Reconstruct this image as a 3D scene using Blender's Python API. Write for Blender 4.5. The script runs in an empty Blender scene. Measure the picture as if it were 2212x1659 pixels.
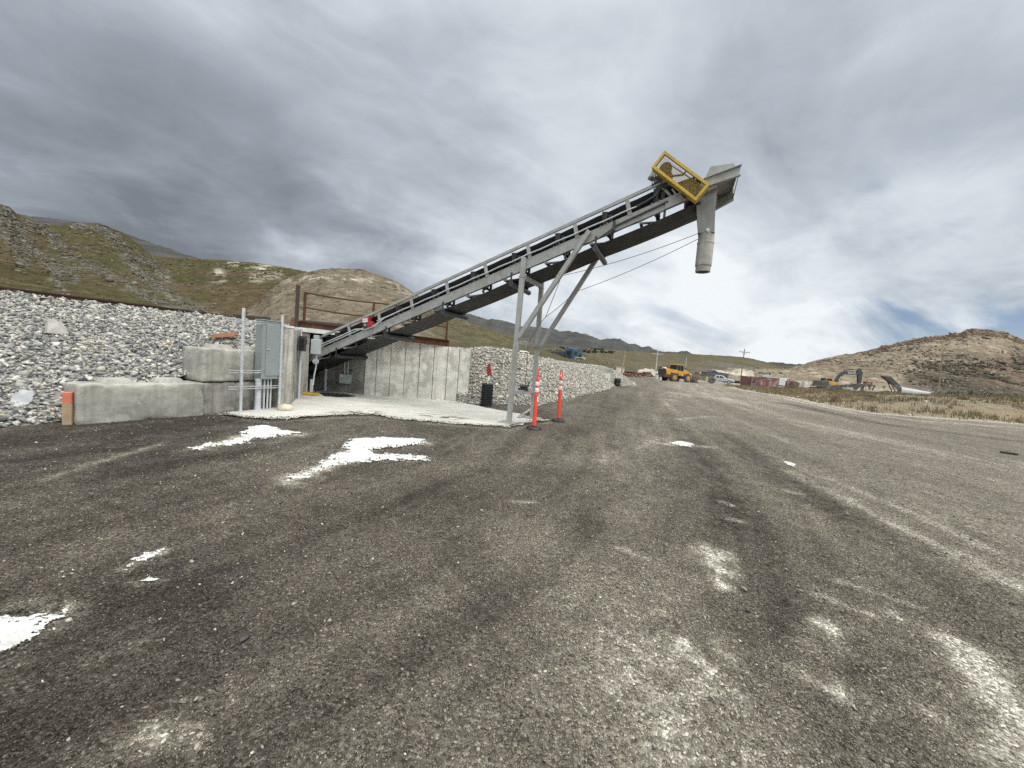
import bpy, bmesh, math, random
import numpy as np
from mathutils import Vector, Matrix, Euler
random.seed(7); RNG = np.random.default_rng(11)
S = bpy.context.scene
COL = S.collection

# ------------------------------------------------------------------ camera
FPX, CX, CY, CAMH = 830.0, 1106.0, 829.5, 1.5
PIT, ROL = math.radians(3.5), math.radians(4.4)
fw = np.array([0, math.cos(PIT), -math.sin(PIT)])
R0 = np.array([1.0, 0, 0]); U0 = np.array([0, math.sin(PIT), math.cos(PIT)])
cr = math.cos(ROL) * R0 + math.sin(ROL) * U0
cu = -math.sin(ROL) * R0 + math.cos(ROL) * U0
CAM = np.array([0, 0, CAMH])
cam = bpy.data.cameras.new("camera"); camo = bpy.data.objects.new("camera", cam); COL.objects.link(camo)
cam.sensor_width = 36; cam.lens = FPX / 2212 * 36; cam.clip_start = 0.05; cam.clip_end = 12000
camo.matrix_world = Matrix(((cr[0], cu[0], -fw[0], 0), (cr[1], cu[1], -fw[1], 0), (cr[2], cu[2], -fw[2], CAMH), (0, 0, 0, 1)))
S.camera = camo
S.view_settings.view_transform = 'Standard'; S.view_settings.look = 'None'
S.view_settings.exposure = 0.12; S.cycles.use_denoising = False; S.view_settings.gamma = 1.0

def ray(u, v):
    return fw + (u - CX) / FPX * cr - (v - CY) / FPX * cu
def G(u, v, z=0.0):                       # point on the level plane z
    d = ray(u, v); return CAM + d * ((z - CAMH) / d[2])
def D(u, v, y):                           # point at distance y
    d = ray(u, v); return CAM + d * (y / d[1])
def V(u, v, p, n):                        # point on the upright plane through p with plan normal n
    d = ray(u, v); t = ((np.array(p[:2]) - CAM[:2]) @ np.array(n[:2])) / (d[:2] @ np.array(n[:2])); return CAM + t * d
def pxy(p):
    q = np.asarray(p, float) - CAM; w = q @ fw
    return CX + FPX * (q @ cr) / w, CY - FPX * (q @ cu) / w

# ------------------------------------------------------------------ light
SUN_EL, SUN_AZ = math.radians(48), math.radians(118)
sd = bpy.data.lights.new("sun", 'SUN'); sun = bpy.data.objects.new("sun", sd); COL.objects.link(sun)
sd.energy = 1.5; sd.angle = math.radians(22); sd.color = (1.0, 0.95, 0.87)
sv = Vector((math.sin(SUN_AZ) * math.cos(SUN_EL), math.cos(SUN_AZ) * math.cos(SUN_EL), math.sin(SUN_EL)))
sun.rotation_euler = sv.to_track_quat('Z', 'Y').to_euler()

class NT:                                  # small node-tree helper
    def __init__(s, tree): s.t = tree; s.n = tree.nodes; s.l = tree.links
    def add(s, typ, **kw):
        n = s.n.new(typ)
        for k, v in kw.items(): setattr(n, k, v)
        return n
    def put(s, sock, v):
        if isinstance(v, bpy.types.NodeSocket): s.l.new(v, sock)
        elif v is not None:
            if sock.type == 'RGBA' and len(v) == 3: v = (*v, 1)
            sock.default_value = v
    def math(s, op, a, b=None, c=None, clamp=False):
        n = s.add('ShaderNodeMath', operation=op, use_clamp=clamp)
        for i, x in enumerate((a, b, c)):
            if x is not None: s.put(n.inputs[i], x)
        return n.outputs[0]
    def vmath(s, op, a, b=None, out=0):
        n = s.add('ShaderNodeVectorMath', operation=op); s.put(n.inputs[0], a)
        if b is not None: s.put(n.inputs[1], b)
        return n.outputs[out]
    def noise(s, vec, scale, detail=4, rough=.55, dist=0.0, out=0):
        n = s.add('ShaderNodeTexNoise'); s.put(n.inputs['Vector'], vec)
        n.inputs['Scale'].default_value = scale; n.inputs['Detail'].default_value = detail
        n.inputs['Roughness'].default_value = rough; n.inputs['Distortion'].default_value = dist
        return n.outputs[out]
    def ramp(s, fac, stops):
        n = s.add('ShaderNodeValToRGB'); cr_ = n.color_ramp
        while len(cr_.elements) < len(stops): cr_.elements.new(.5)
        for e, (p, c) in zip(cr_.elements, stops):
            e.position = p; e.color = (*c, 1) if len(c) == 3 else c
        s.put(n.inputs[0], fac); return n.outputs[0]
    def mix(s, fac, a, b, mode='MIX'):
        n = s.add('ShaderNodeMix', data_type='RGBA', blend_type=mode)
        s.put(n.inputs[0], fac); s.put(n.inputs[6], a); s.put(n.inputs[7], b); return n.outputs[2]
    def rng(s, v, a, b, c=0.0, d=1.0, smooth=False):
        n = s.add('ShaderNodeMapRange')
        if smooth: n.interpolation_type = 'SMOOTHSTEP'
        s.put(n.inputs[0], v)
        for i, x in zip((1, 2, 3, 4), (a, b, c, d)): s.put(n.inputs[i], x)
        return n.outputs[0]

world = bpy.data.worlds.new("World"); S.world = world; world.use_nodes = True
w = NT(world.node_tree); w.n.clear()
wout = w.add('ShaderNodeOutputWorld'); bg = w.add('ShaderNodeBackground'); w.l.new(bg.outputs[0], wout.inputs[0])
bg.inputs[1].default_value = 0.1
sky = w.add('ShaderNodeTexSky', sky_type='NISHITA', sun_disc=False)
sky.sun_elevation = SUN_EL; sky.sun_rotation = SUN_AZ
tc = w.add('ShaderNodeTexCoord'); dirn = w.vmath('NORMALIZE', tc.outputs['Generated'])
sep = w.add('ShaderNodeSeparateXYZ'); w.put(sep.inputs[0], dirn)
zc = w.math('ADD', w.math('MAXIMUM', sep.outputs[2], 0.0), 0.30)
px_ = w.math('DIVIDE', sep.outputs[0], zc); py_ = w.math('DIVIDE', sep.outputs[1], zc)
wz = w.noise(dirn, 1.7, 3, .5, 0.0, 1)                       # slow warp so the banks of cloud do not run straight
wpx = w.math('ADD', px_, w.math('MULTIPLY', w.vmath('DOT_PRODUCT', w.vmath('SUBTRACT', wz, (.5, .5, .5)), (1, 0, 0), out=1), .7))
wpy = w.math('ADD', py_, w.math('MULTIPLY', w.vmath('DOT_PRODUCT', w.vmath('SUBTRACT', wz, (.5, .5, .5)), (0, 1, 0), out=1), .7))
def plane(ang, sx, sy, off):               # cloud deck coordinates, turned and stretched along the wind
    c_, s_ = math.cos(ang), math.sin(ang)
    c = w.add('ShaderNodeCombineXYZ')
    w.put(c.inputs[0], w.math('ADD', w.math('MULTIPLY', wpx, c_ * sx), w.math('MULTIPLY', wpy, s_ * sx)))
    w.put(c.inputs[1], w.math('ADD', w.math('MULTIPLY', wpx, -s_ * sy), w.math('MULTIPLY', wpy, c_ * sy)))
    c.inputs[2].default_value = off; return c.outputs[0]
n_big = w.noise(plane(.55, .42, .75, 3.1), 1.0, 3, .5, .3)
n_mid = w.noise(plane(.55, .85, 1.9, 7.7), 1.0, 7, .58, .2)
n_fin = w.noise(plane(.45, 2.2, 4.6, 1.3), 1.0, 7, .6, .15)
rid = w.math('SUBTRACT', 1.0, w.math('ABSOLUTE', w.math('MULTIPLY', w.math('SUBTRACT', w.noise(plane(.5, .9, 2.0, 21.0), 1.0, 5, .5, .4), .5), 5.0)))
rid = w.math('MULTIPLY', w.math('MAXIMUM', rid, 0.0), w.math('MAXIMUM', rid, 0.0))
def blob(u, v, deg, strength):
    d = ray(u, v); d = d / np.linalg.norm(d)
    dp = w.vmath('DOT_PRODUCT', dirn, tuple(d), out=1)
    return w.rng(dp, math.cos(math.radians(deg)), 1.0, 0.0, strength, True)
f = w.math('MULTIPLY', w.math('SUBTRACT', n_big, .5), .55)
f = w.math('ADD', f, w.math('MULTIPLY', w.math('SUBTRACT', n_mid, .5), .70))
f = w.math('ADD', f, w.math('MULTIPLY', w.math('SUBTRACT', n_fin, .5), .12))
f = w.math('ADD', f, w.math('MULTIPLY', rid, .10))
mpn = w.add('ShaderNodeMapping'); w.put(mpn.inputs[0], dirn); mpn.inputs['Scale'].default_value = (1, 1, 1.9); mpn.inputs['Rotation'].default_value = (0, .3, 0)
bil = w.noise(mpn.outputs[0], 6.5, 7, .58, .35)                 # heaped cloud low over the hills
f = w.math('ADD', f, w.math('MULTIPLY', w.math('SUBTRACT', bil, .5), w.rng(sep.outputs[2], .06, .50, 1.1, .22, True)))
for b in [(40, 380, 24, -.20), (420, 440, 18, -.20), (750, 500, 13, -.10), (300, 300, 16, -.10), (700, 250, 22, -.05), (1870, 440, 17, -.17), (1650, 340, 14, -.06), (1500, 350, 12, -.06), (1330, 680, 10, -.05),
          (1750, 690, 25, .22), (1480, 740, 24, .20), (2050, 800, 20, .12), (1180, 520, 16, .10), (280, 120, 15, .13), (1270, 120, 15, .14), (2150, 170, 15, .14), (800, 250, 20, .06), (1000, 600, 10, .06), (620, 560, 5, .12), (690, 590, 4, .12), (1150, 640, 13, .10), (1400, 640, 14, .10), (560, 500, 4, .10), (700, 540, 5, .08), (740, 330, 8, .06)]:
    f = w.math('ADD', f, blob(*b))
f = w.math('ADD', f, .455)
cl = w.ramp(f, [(0.0, (1.85, 2.10, 2.46)), (.28, (2.95, 3.32, 3.80)), (.5, (4.4, 4.9, 5.45)), (.72, (6.2, 6.75, 7.25)), (1.0, (8.2, 8.6, 8.9))])
gap = w.math('MULTIPLY', w.rng(w.noise(plane(.3, .8, 1.7, 12.4), 1.0, 6, .55, .5), .50, .62, 0, 1, True), w.math('ADD', blob(2080, 590, 15, 1.0), blob(1480, 700, 9, .4)))
cl = w.mix(w.math('MULTIPLY', gap, .8, clamp=True), cl, w.vmath('MULTIPLY', sky.outputs[0], (.46, .58, .78)))
# overcast brightens overhead; unseen zenith boosted further and warmed to light the surfaces
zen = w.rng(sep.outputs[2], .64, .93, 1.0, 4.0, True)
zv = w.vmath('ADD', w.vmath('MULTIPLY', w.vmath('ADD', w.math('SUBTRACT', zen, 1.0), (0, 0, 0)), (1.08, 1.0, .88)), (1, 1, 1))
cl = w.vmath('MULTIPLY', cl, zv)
rear = w.rng(sep.outputs[1], -.05, -.6, 1.0, 2.2, True)  # unseen sky behind the camera, brightened and warmed as added fill light
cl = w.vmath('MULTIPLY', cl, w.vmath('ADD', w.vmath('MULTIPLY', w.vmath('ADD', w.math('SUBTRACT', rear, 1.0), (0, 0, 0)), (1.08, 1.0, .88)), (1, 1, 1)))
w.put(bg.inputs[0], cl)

# ------------------------------------------------------------------ helpers
def fcol(c): return (c[0], c[1], c[2], 1.0)
def mat(name, base, rough=.6, metal=0.0, var=.18, scale=6.0, bump=.0, bscale=60.0, streak=0.0, dirt=None, dirt_amt=0.0, dscale=2.5, spec=.5):
    m = bpy.data.materials.new(name); m.use_nodes = True
    t = NT(m.node_tree); bs = t.n['Principled BSDF']
    bs.inputs['Roughness'].default_value = rough; bs.inputs['Metallic'].default_value = metal
    bs.inputs['Specular IOR Level'].default_value = spec
    tcn = t.add('ShaderNodeTexCoord'); oc = tcn.outputs['Object']
    n1 = t.noise(oc, scale, 6, .6)
    lo = tuple(max(0, x * (1 - var)) for x in base); hi = tuple(x * (1 + var) for x in base)
    c = t.mix(t.rng(n1, .3, .7), fcol(lo), fcol(hi))
    if streak:
        mp = t.add('ShaderNodeMapping'); t.put(mp.inputs[0], oc); mp.inputs['Scale'].default_value = (9, 9, .7)
        ns = t.noise(mp.outputs[0], 1.0, 5, .6)
        c = t.mix(t.math('MULTIPLY', t.rng(ns, .42, .68, 0, 1, True), streak), c, fcol(tuple(x * .45 for x in base)))
    if dirt:
        nd = t.noise(oc, dscale, 6, .65, .4)
        c = t.mix(t.math('MULTIPLY', t.rng(nd, .48, .62, 0, 1, True), dirt_amt), c, fcol(dirt))
    t.put(bs.inputs['Base Color'], c)
    t.put(bs.inputs['Roughness'], t.rng(n1, .3, .7, max(.05, rough - .1), min(1, rough + .1)))
    if bump:
        nb = t.noise(oc, bscale, 5, .6)
        b = t.add('ShaderNodeBump'); b.inputs['Strength'].default_value = bump; b.inputs['Distance'].default_value = .01
        t.put(b.inputs['Height'], nb); t.put(bs.inputs['Normal'], b.outputs[0])
    return m
def attr_mat(name, rough=.95, spec=.12, grain=0.0, gscale=50.0, var=.25, vscale=9.0, bump=0.0, bscale=30.0, bdist=.02):   # colour comes with the mesh
    m = bpy.data.materials.new(name); m.use_nodes = True
    t = NT(m.node_tree); bs = t.n['Principled BSDF']; bs.inputs['Roughness'].default_value = rough
    bs.inputs['Specular IOR Level'].default_value = spec
    a = t.add('ShaderNodeAttribute', attribute_name='Col'); tcn = t.add('ShaderNodeTexCoord'); oc = tcn.outputs['Object']
    n1 = t.noise(oc, vscale, 6, .65)
    c = t.mix(1.0, a.outputs[0], t.ramp(n1, [(.25, (1 - var,) * 3), (.75, (1 + var,) * 3)]), 'MULTIPLY')
    hgt = None
    if grain:
        vo = t.add('ShaderNodeTexVoronoi'); t.put(vo.inputs['Vector'], oc); vo.inputs['Scale'].default_value = gscale
        vo.inputs['Randomness'].default_value = 1.0
        sp = t.add('ShaderNodeSeparateColor'); t.put(sp.inputs[0], vo.outputs['Color'])
        g = t.ramp(sp.outputs[0], [(0, (1 - grain,) * 3), (.6, (1.0,) * 3), (.93, (1 + grain * .8,) * 3), (1, (1 + grain * 2.6,) * 3)])
        c = t.mix(1.0, c, g, 'MULTIPLY')
        hgt = t.math('SUBTRACT', 1.0, t.math('MULTIPLY', vo.outputs['Distance'], 1.2))
    if bump:
        nb = t.noise(oc, bscale, 6, .65)
        if hgt is not None: nb = t.math('ADD', t.math('MULTIPLY', hgt, .8), t.math('MULTIPLY', nb, .6))
        b = t.add('ShaderNodeBump'); b.inputs['Strength'].default_value = bump; b.inputs['Distance'].default_value = bdist
        t.put(b.inputs['Height'], nb); t.put(bs.inputs['Normal'], b.outputs[0])
    t.put(bs.inputs['Base Color'], c)
    return m

def tag(o, label=None, cat=None, group=None, kind=None):
    if label: o['label'] = label
    if cat: o['category'] = cat
    if group: o['group'] = group
    if kind: o['kind'] = kind
    return o
def empty(name, loc, label, cat, rz=0.0, group=None):
    o = bpy.data.objects.new(name, None); COL.objects.link(o); o.empty_display_size = .2
    o.location = loc; o.rotation_euler = (0, 0, rz); tag(o, label, cat, group); return o
def copy_tree(o, parent=None):
    c = o.copy(); COL.objects.link(c)
    if parent is not None: c.parent = parent
    for ch in list(o.children): copy_tree(ch, c)
    return c

class MB:                                   # collects shapes, links them as ONE mesh object
    def __init__(s): s.v = []; s.f = []
    def add(s, vs, fs):
        k = len(s.v); s.v += [tuple(float(x) for x in p) for p in vs]; s.f += [tuple(i + k for i in q) for q in fs]; return s
    def box(s, c, size, rot=None):
        hx, hy, hz = (x / 2 for x in size); pts = [Vector((x, y, z)) for x in (-hx, hx) for y in (-hy, hy) for z in (-hz, hz)]
        if rot is not None: pts = [rot @ p for p in pts]
        c = Vector(c)
        return s.add([p + c for p in pts], [(0, 1, 3, 2), (4, 6, 7, 5), (0, 4, 5, 1), (2, 3, 7, 6), (0, 2, 6, 4), (1, 5, 7, 3)])
    def beam(s, p0, p1, wd, ht, up=(0, 0, 1)):
        p0, p1 = Vector(p0), Vector(p1); d = (p1 - p0).normalized(); up = Vector(up)
        if abs(d.dot(up)) > .98: up = Vector((0, 1, 0))
        a = d.cross(up).normalized() * wd / 2; b = a.cross(d).normalized() * ht / 2
        P = [p + i * a + j * b for p in (p0, p1) for i, j in ((-1, -1), (1, -1), (1, 1), (-1, 1))]
        return s.add(P, [(3, 2, 1, 0), (4, 5, 6, 7), (0, 1, 5, 4), (1, 2, 6, 5), (2, 3, 7, 6), (3, 0, 4, 7)])
    def cyl(s, p0, p1, r, n=14, r1=None, cap=True):
        p0, p1 = Vector(p0), Vector(p1); r1 = r if r1 is None else r1; d = (p1 - p0).normalized()
        up = Vector((0, 0, 1)) if abs(d.z) < .95 else Vector((1, 0, 0)); a = d.cross(up).normalized(); b = a.cross(d)
        P = [p + rr * (math.cos(2 * math.pi * i / n) * a + math.sin(2 * math.pi * i / n) * b) for p, rr in ((p0, r), (p1, r1)) for i in range(n)]
        F = [(i, (i + 1) % n, n + (i + 1) % n, n + i) for i in range(n)]
        if cap: F += [tuple(range(n - 1, -1, -1)), tuple(range(n, 2 * n))]
        return s.add(P, F)
    def tube(s, pts, r, n=8):
        pts = [Vector(p) for p in pts]; P = []; F = []
        for k, p in enumerate(pts):
            d = (pts[min(k + 1, len(pts) - 1)] - pts[max(k - 1, 0)]).normalized()
            up = Vector((0, 0, 1)) if abs(d.z) < .9 else Vector((0, 1, 0)); a = d.cross(up).normalized(); b = a.cross(d)
            P += [p + r * (math.cos(2 * math.pi * i / n) * a + math.sin(2 * math.pi * i / n) * b) for i in range(n)]
        for k in range(len(pts) - 1):
            F += [(k * n + i, k * n + (i + 1) % n, (k + 1) * n + (i + 1) % n, (k + 1) * n + i) for i in range(n)]
        F += [tuple(range(n - 1, -1, -1)), tuple(range((len(pts) - 1) * n, len(pts) * n))]
        return s.add(P, F)
    def lathe(s, prof, c=(0, 0, 0), n=20):
        P = [(c[0] + r * math.cos(2 * math.pi * i / n), c[1] + r * math.sin(2 * math.pi * i / n), c[2] + z) for r, z in prof for i in range(n)]
        F = [(k * n + i, k * n + (i + 1) % n, (k + 1) * n + (i + 1) % n, (k + 1) * n + i) for k in range(len(prof) - 1) for i in range(n)]
        F += [tuple(range(n - 1, -1, -1)), tuple(range((len(prof) - 1) * n, len(prof) * n))]
        return s.add(P, F)
    def prism(s, poly, ext):
        n = len(poly); ext = Vector(ext); P = [Vector(p) for p in poly] + [Vector(p) + ext for p in poly]
        return s.add(P, [tuple(range(n - 1, -1, -1)), tuple(range(n, 2 * n))] + [(i, (i + 1) % n, n + (i + 1) % n, n + i) for i in range(n)])
    def sweep(s, pts, prof):                # prof: closed (side, up) outline carried along pts
        pts = [Vector(p) for p in pts]; P = []; F = []; n = len(prof)
        for k, p in enumerate(pts):
            d = (pts[min(k + 1, len(pts) - 1)] - pts[max(k - 1, 0)]); d.z = 0; d.normalize(); a = Vector((d.y, -d.x, 0))
            P += [p + a * x + Vector((0, 0, z)) for x, z in prof]
        for k in range(len(pts) - 1):
            F += [(k * n + i, k * n + (i + 1) % n, (k + 1) * n + (i + 1) % n, (k + 1) * n + i) for i in range(n)]
        F += [tuple(range(n - 1, -1, -1)), tuple(range((len(pts) - 1) * n, len(pts) * n))]
        return s.add(P, F)
    def build(s, name, m, parent=None, world=False, bevel=0.0, smooth=35, seg=1, off=None):
        me = bpy.data.meshes.new(name)
        vs = s.v
        if parent is not None and world:
            o_ = Vector((0, 0, 0)); q = parent
            while q is not None: o_ = o_ + Vector(q.location); q = q.parent
            vs = [(a - o_.x, b - o_.y, c - o_.z) for a, b, c in vs]
        elif off is not None: vs = [(a - off[0], b - off[1], c - off[2]) for a, b, c in vs]
        me.from_pydata(vs, [], s.f)
        bm = bmesh.new(); bm.from_mesh(me); bmesh.ops.recalc_face_normals(bm, faces=bm.faces)
        if bevel:
            ed = [e for e in bm.edges if len(e.link_faces) == 2 and e.calc_face_angle(0) > .5]
            bmesh.ops.bevel(bm, geom=ed, offset=bevel, segments=seg, affect='EDGES', profile=.6, clamp_overlap=True)
        bm.to_mesh(me); bm.free()
        if smooth:
            for p in me.polygons: p.use_smooth = True
            me.set_sharp_from_angle(angle=math.radians(smooth))
        me.materials.append(m)
        o = bpy.data.objects.new(name, me); COL.objects.link(o)
        if off is not None: o.location = off
        if parent is not None: o.parent = parent
        return o

def np_mesh(name, verts, faces, m, cols=None, smooth=False, parent=None):
    verts = np.asarray(verts, np.float32); faces = np.asarray(faces, np.int32); k = faces.shape[1]
    me = bpy.data.meshes.new(name); me.vertices.add(len(verts)); me.vertices.foreach_set('co', verts.ravel())
    me.loops.add(faces.size); me.loops.foreach_set('vertex_index', faces.ravel())
    me.polygons.add(len(faces)); me.polygons.foreach_set('loop_start', np.arange(0, faces.size, k, dtype=np.int32))
    if cols is not None:
        ca = me.color_attributes.new('Col', 'FLOAT_COLOR', 'POINT')
        c4 = np.ones((len(verts), 4), np.float32); c4[:, :3] = cols; ca.data.foreach_set('color', c4.ravel())
    me.update(calc_edges=True); me.validate()
    if smooth: me.polygons.foreach_set('use_smooth', np.ones(len(faces), bool))
    me.materials.append(m); o = bpy.data.objects.new(name, me); COL.objects.link(o)
    if parent is not None: o.parent = parent
    return o

def _h(ix, iy, seed):
    n = (ix.astype(np.int64) * 374761393 + iy.astype(np.int64) * 668265263 + seed * 2147483647) & 0xFFFFFFFF
    n = ((n ^ (n >> 13)) * 1274126177) & 0xFFFFFFFF; n = n ^ (n >> 16)
    return (n & 0xFFFF) / 65535.0
def vn(x, y, seed=0):
    x = np.asarray(x, float); y = np.asarray(y, float)
    ix = np.floor(x); iy = np.floor(y); fx = x - ix; fy = y - iy; fx = fx * fx * (3 - 2 * fx); fy = fy * fy * (3 - 2 * fy)
    a = _h(ix, iy, seed); b = _h(ix + 1, iy, seed); c = _h(ix, iy + 1, seed); d = _h(ix + 1, iy + 1, seed)
    return a + (b - a) * fx + (c - a) * fy + (a - b - c + d) * fx * fy
def fbm(x, y, seed=0, oct=4, rough=.5):
    t = 0; am = 1; tot = 0
    for i in range(oct):
        t = t + am * vn(np.asarray(x) * 2 ** i + 17.3 * i, np.asarray(y) * 2 ** i - 9.1 * i, seed + i * 7); tot += am; am *= rough
    return t / tot
def sst(a, b, x):
    t = np.clip((np.asarray(x, float) - a) / (b - a), 0, 1); return t * t * (3 - 2 * t)
def pdist(x, y, pl):                        # distance to a polyline, and the fraction along it
    best = np.full(np.shape(x), 1e9); par = np.zeros(np.shape(x)); pl = np.asarray(pl, float)[:, :2]; n = len(pl) - 1
    for i in range(n):
        a, b = pl[i], pl[i + 1]; d = b - a; L = d @ d
        t = np.clip(((x - a[0]) * d[0] + (y - a[1]) * d[1]) / L, 0, 1)
        q = np.hypot(x - a[0] - t * d[0], y - a[1] - t * d[1]); k = q < best
        best = np.where(k, q, best); par = np.where(k, (i + t) / n, par)
    return best, par
def inpoly(x, y, poly):
    r = np.zeros(np.shape(x), bool); n = len(poly)
    for i in range(n):
        x0, y0 = poly[i][:2]; x1, y1 = poly[(i + 1) % n][:2]
        c = ((y0 > y) != (y1 > y)) & (x < (x1 - x0) * (y - y0) / (y1 - y0 + 1e-12) + x0); r ^= c
    return r

# rock templates: hulls of random points (angular crushed stone)
def hull_tmpl(n, sx, sy, sz):
    bm = bmesh.new()
    for _ in range(n):
        p = RNG.normal(size=3); p /= np.linalg.norm(p); p *= RNG.uniform(.75, 1.0)
        bm.verts.new((p[0] * sx, p[1] * sy, p[2] * sz))
    r = bmesh.ops.convex_hull(bm, input=bm.verts)
    bmesh.ops.delete(bm, geom=[q for q in bm.verts if not q.link_faces], context='VERTS')
    bmesh.ops.triangulate(bm, faces=bm.faces); bmesh.ops.recalc_face_normals(bm, faces=bm.faces); bm.verts.index_update()
    v = np.array([q.co[:] for q in bm.verts]); fc = np.array([[q.index for q in p.verts] for p in bm.faces]); bm.free(); return v, fc
T_ROCK = [hull_tmpl(random.randint(9, 14), random.uniform(.8, 1.15), random.uniform(.6, .95), random.uniform(.42, .72)) for _ in range(26)]
T_PEB = [hull_tmpl(8, random.uniform(.8, 1.15), random.uniform(.65, .95), random.uniform(.4, .65)) for _ in range(18)]
def rotm(n, tilt):
    a = RNG.uniform(0, 2 * np.pi, n); b = RNG.normal(0, tilt, n); c = RNG.normal(0, tilt, n)
    ca, sa, cb, sb, cc, sc = np.cos(a), np.sin(a), np.cos(b), np.sin(b), np.cos(c), np.sin(c); z = np.zeros(n); o = np.ones(n)
    Rz = np.stack([ca, -sa, z, sa, ca, z, z, z, o], 1).reshape(n, 3, 3)
    Rx = np.stack([o, z, z, z, cb, -sb, z, sb, cb], 1).reshape(n, 3, 3)
    Ry = np.stack([cc, z, sc, z, o, z, -sc, z, cc], 1).reshape(n, 3, 3)
    return Rx @ Ry @ Rz
def scatter(name, pts, size, cols, m, tmpl, tilt=.5, parent=None):
    n = len(pts); ti = RNG.integers(0, len(tmpl), n); Rm = rotm(n, tilt); VV = []; FF = []; CC = []; base = 0
    for k, (tv, tf) in enumerate(tmpl):
        ids = np.where(ti == k)[0]
        if not len(ids): continue
        vv = np.einsum('nij,vj->nvi', Rm[ids], tv) * size[ids][:, None, None] + pts[ids][:, None, :]
        ff = tf[None] + (np.arange(len(ids)) * len(tv))[:, None, None] + base
        VV.append(vv.reshape(-1, 3)); FF.append(ff.reshape(-1, 3)); CC.append(np.repeat(cols[ids], len(tv), 0)); base += len(ids) * len(tv)
    return np_mesh(name, np.concatenate(VV), np.concatenate(FF), m, np.concatenate(CC), parent=parent)

# ------------------------------------------------------------------ materials
M = {}
M['steel'] = mat('grey_painted_steel', (.345, .35, .335), .52, 0, .12, 5, .08, 90, .22, (.24, .215, .175), .5, 3.5)
M['steel_dk'] = mat('dark_steel', (.035, .036, .038), .55, 0, .3, 8)
M['rubber'] = mat('conveyor_rubber', (.012, .0125, .0135), .62, 0, .35, 4, .1, 60, 0, (.035, .034, .032), .5)
M['galv'] = mat('galvanised_steel', (.62, .64, .66), .38, .55, .12, 14)
M['fpost'] = mat('dull_galvanised_post', (.30, .305, .30), .7, .2, .1, 6)
M['conduit'] = mat('grey_conduit', (.52, .54, .55), .5, .15, .1, 6)
M['pvc'] = mat('pale_plastic_conduit', (.50, .53, .57), .5, 0, .08, 5)
M['cabinet'] = mat('grey_green_enamel', (.255, .29, .29), .42, 0, .06, 3, .0, 50, .10)
M['box'] = mat('pale_grey_enamel', (.36, .40, .40), .45, 0, .07, 4)
M['conc'] = mat('concrete', (.39, .38, .335), .92, 0, .28, 4.5, .7, 30, .35, (.22, .215, .19), .75, 2.2)
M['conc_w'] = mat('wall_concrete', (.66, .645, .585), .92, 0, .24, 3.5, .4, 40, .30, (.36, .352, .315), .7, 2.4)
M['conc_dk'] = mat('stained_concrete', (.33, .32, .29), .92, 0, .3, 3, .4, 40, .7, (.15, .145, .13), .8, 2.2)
M['conc_st'] = mat('streaked_concrete', (.47, .45, .40), .92, 0, .25, 3, .4, 40, .85, (.25, .23, .20), .6, 2.5)
M['conc_pale'] = mat('pale_concrete', (.60, .60, .58), .85, 0, .1, 4, .2, 40, .2)
M['rust'] = mat('rusty_steel', (.105, .045, .024), .85, .1, .45, 7, .3, 60, 0, (.06, .028, .018), .7, 3)
M['rust_o'] = mat('orange_rust', (.22, .085, .034), .9, 0, .3, 8, .3, 50)
M['rail'] = mat('rail_rust', (.055, .026, .018), .8, .2, .3, 6)
M['tie'] = mat('creosote_timber', (.045, .04, .036), .9, 0, .35, 9, .5, 30)
M['yellow'] = mat('yellow_paint', (.56, .37, .04), .55, 0, .16, 6, 0, 50, .18, (.26, .19, .07), .55, 6)
M['red'] = mat('red_plastic', (.30, .016, .022), .4, 0, .15, 8)
M['orange'] = mat('orange_plastic', (.78, .085, .045), .45, 0, .08, 5)
M['white'] = mat('white_sheeting', (.80, .80, .79), .45, 0, .08, 8)
M['blk'] = mat('black_plastic', (.016, .017, .019), .42, 0, .3, 5, 0, 50, 0, (.05, .05, .05), .35)
M['roller'] = mat('black_roller', (.030, .032, .036), .38, 0, .3, 5, 0, 50, 0, (.07, .07, .07), .3)
M['glass'] = mat('dark_glass', (.02, .028, .03), .12, 0, .1, 2)
M['wood'] = mat('stake_timber', (.42, .31, .20), .85, 0, .2, 10, .3, 40, .3)
M['wood_or'] = mat('stake_orange_paint', (.58, .17, .11), .8, 0, .2, 10)
M['dkpost'] = mat('dark_weathered_post', (.055, .045, .036), .9, 0, .3, 6, .3, 50)
M['pole'] = mat('weathered_pole', (.24, .18, .12), .9, 0, .25, 3, 0, 50, .4)
M['lime'] = mat('white_powder', (.64, .64, .62), .97, 0, .16, 22, .8, 60, 0, (.40, .385, .355), .55, 9)
M['stone'] = mat('pale_boulder', (.44, .42, .385), .95, 0, .25, 6, .6, 20)
M['stone_c'] = mat('cream_boulder', (.58, .52, .42), .95, 0, .22, 8, .5, 25)
M['plastic_bag'] = mat('milky_plastic', (.40, .41, .42), .35, 0, .1, 8)
M['ldr'] = mat('machine_yellow', (.60, .30, .03), .5, 0, .15, 2, 0, 50, .2, (.22, .13, .06), .45, 1.2)
M['ldr_dk'] = mat('machine_charcoal', (.045, .047, .05), .6, 0, .3, 2)
M['tyre'] = mat('dusty_tyre', (.07, .066, .06), .9, 0, .3, 4)
M['mud'] = mat('rust_mud', (.10, .062, .042), .95, 0, .4, 2)
M['silver'] = mat('silver_car_paint', (.42, .43, .45), .35, .3, .06, 1)
M['wht_paint'] = mat('white_car_paint', (.72, .73, .74), .4, 0, .06, 1)
M['redpaint'] = mat('faded_red_paint', (.17, .036, .038), .75, 0, .25, 1.5, 0, 50, .2, (.45, .40, .38), .55, 1.1)
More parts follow.
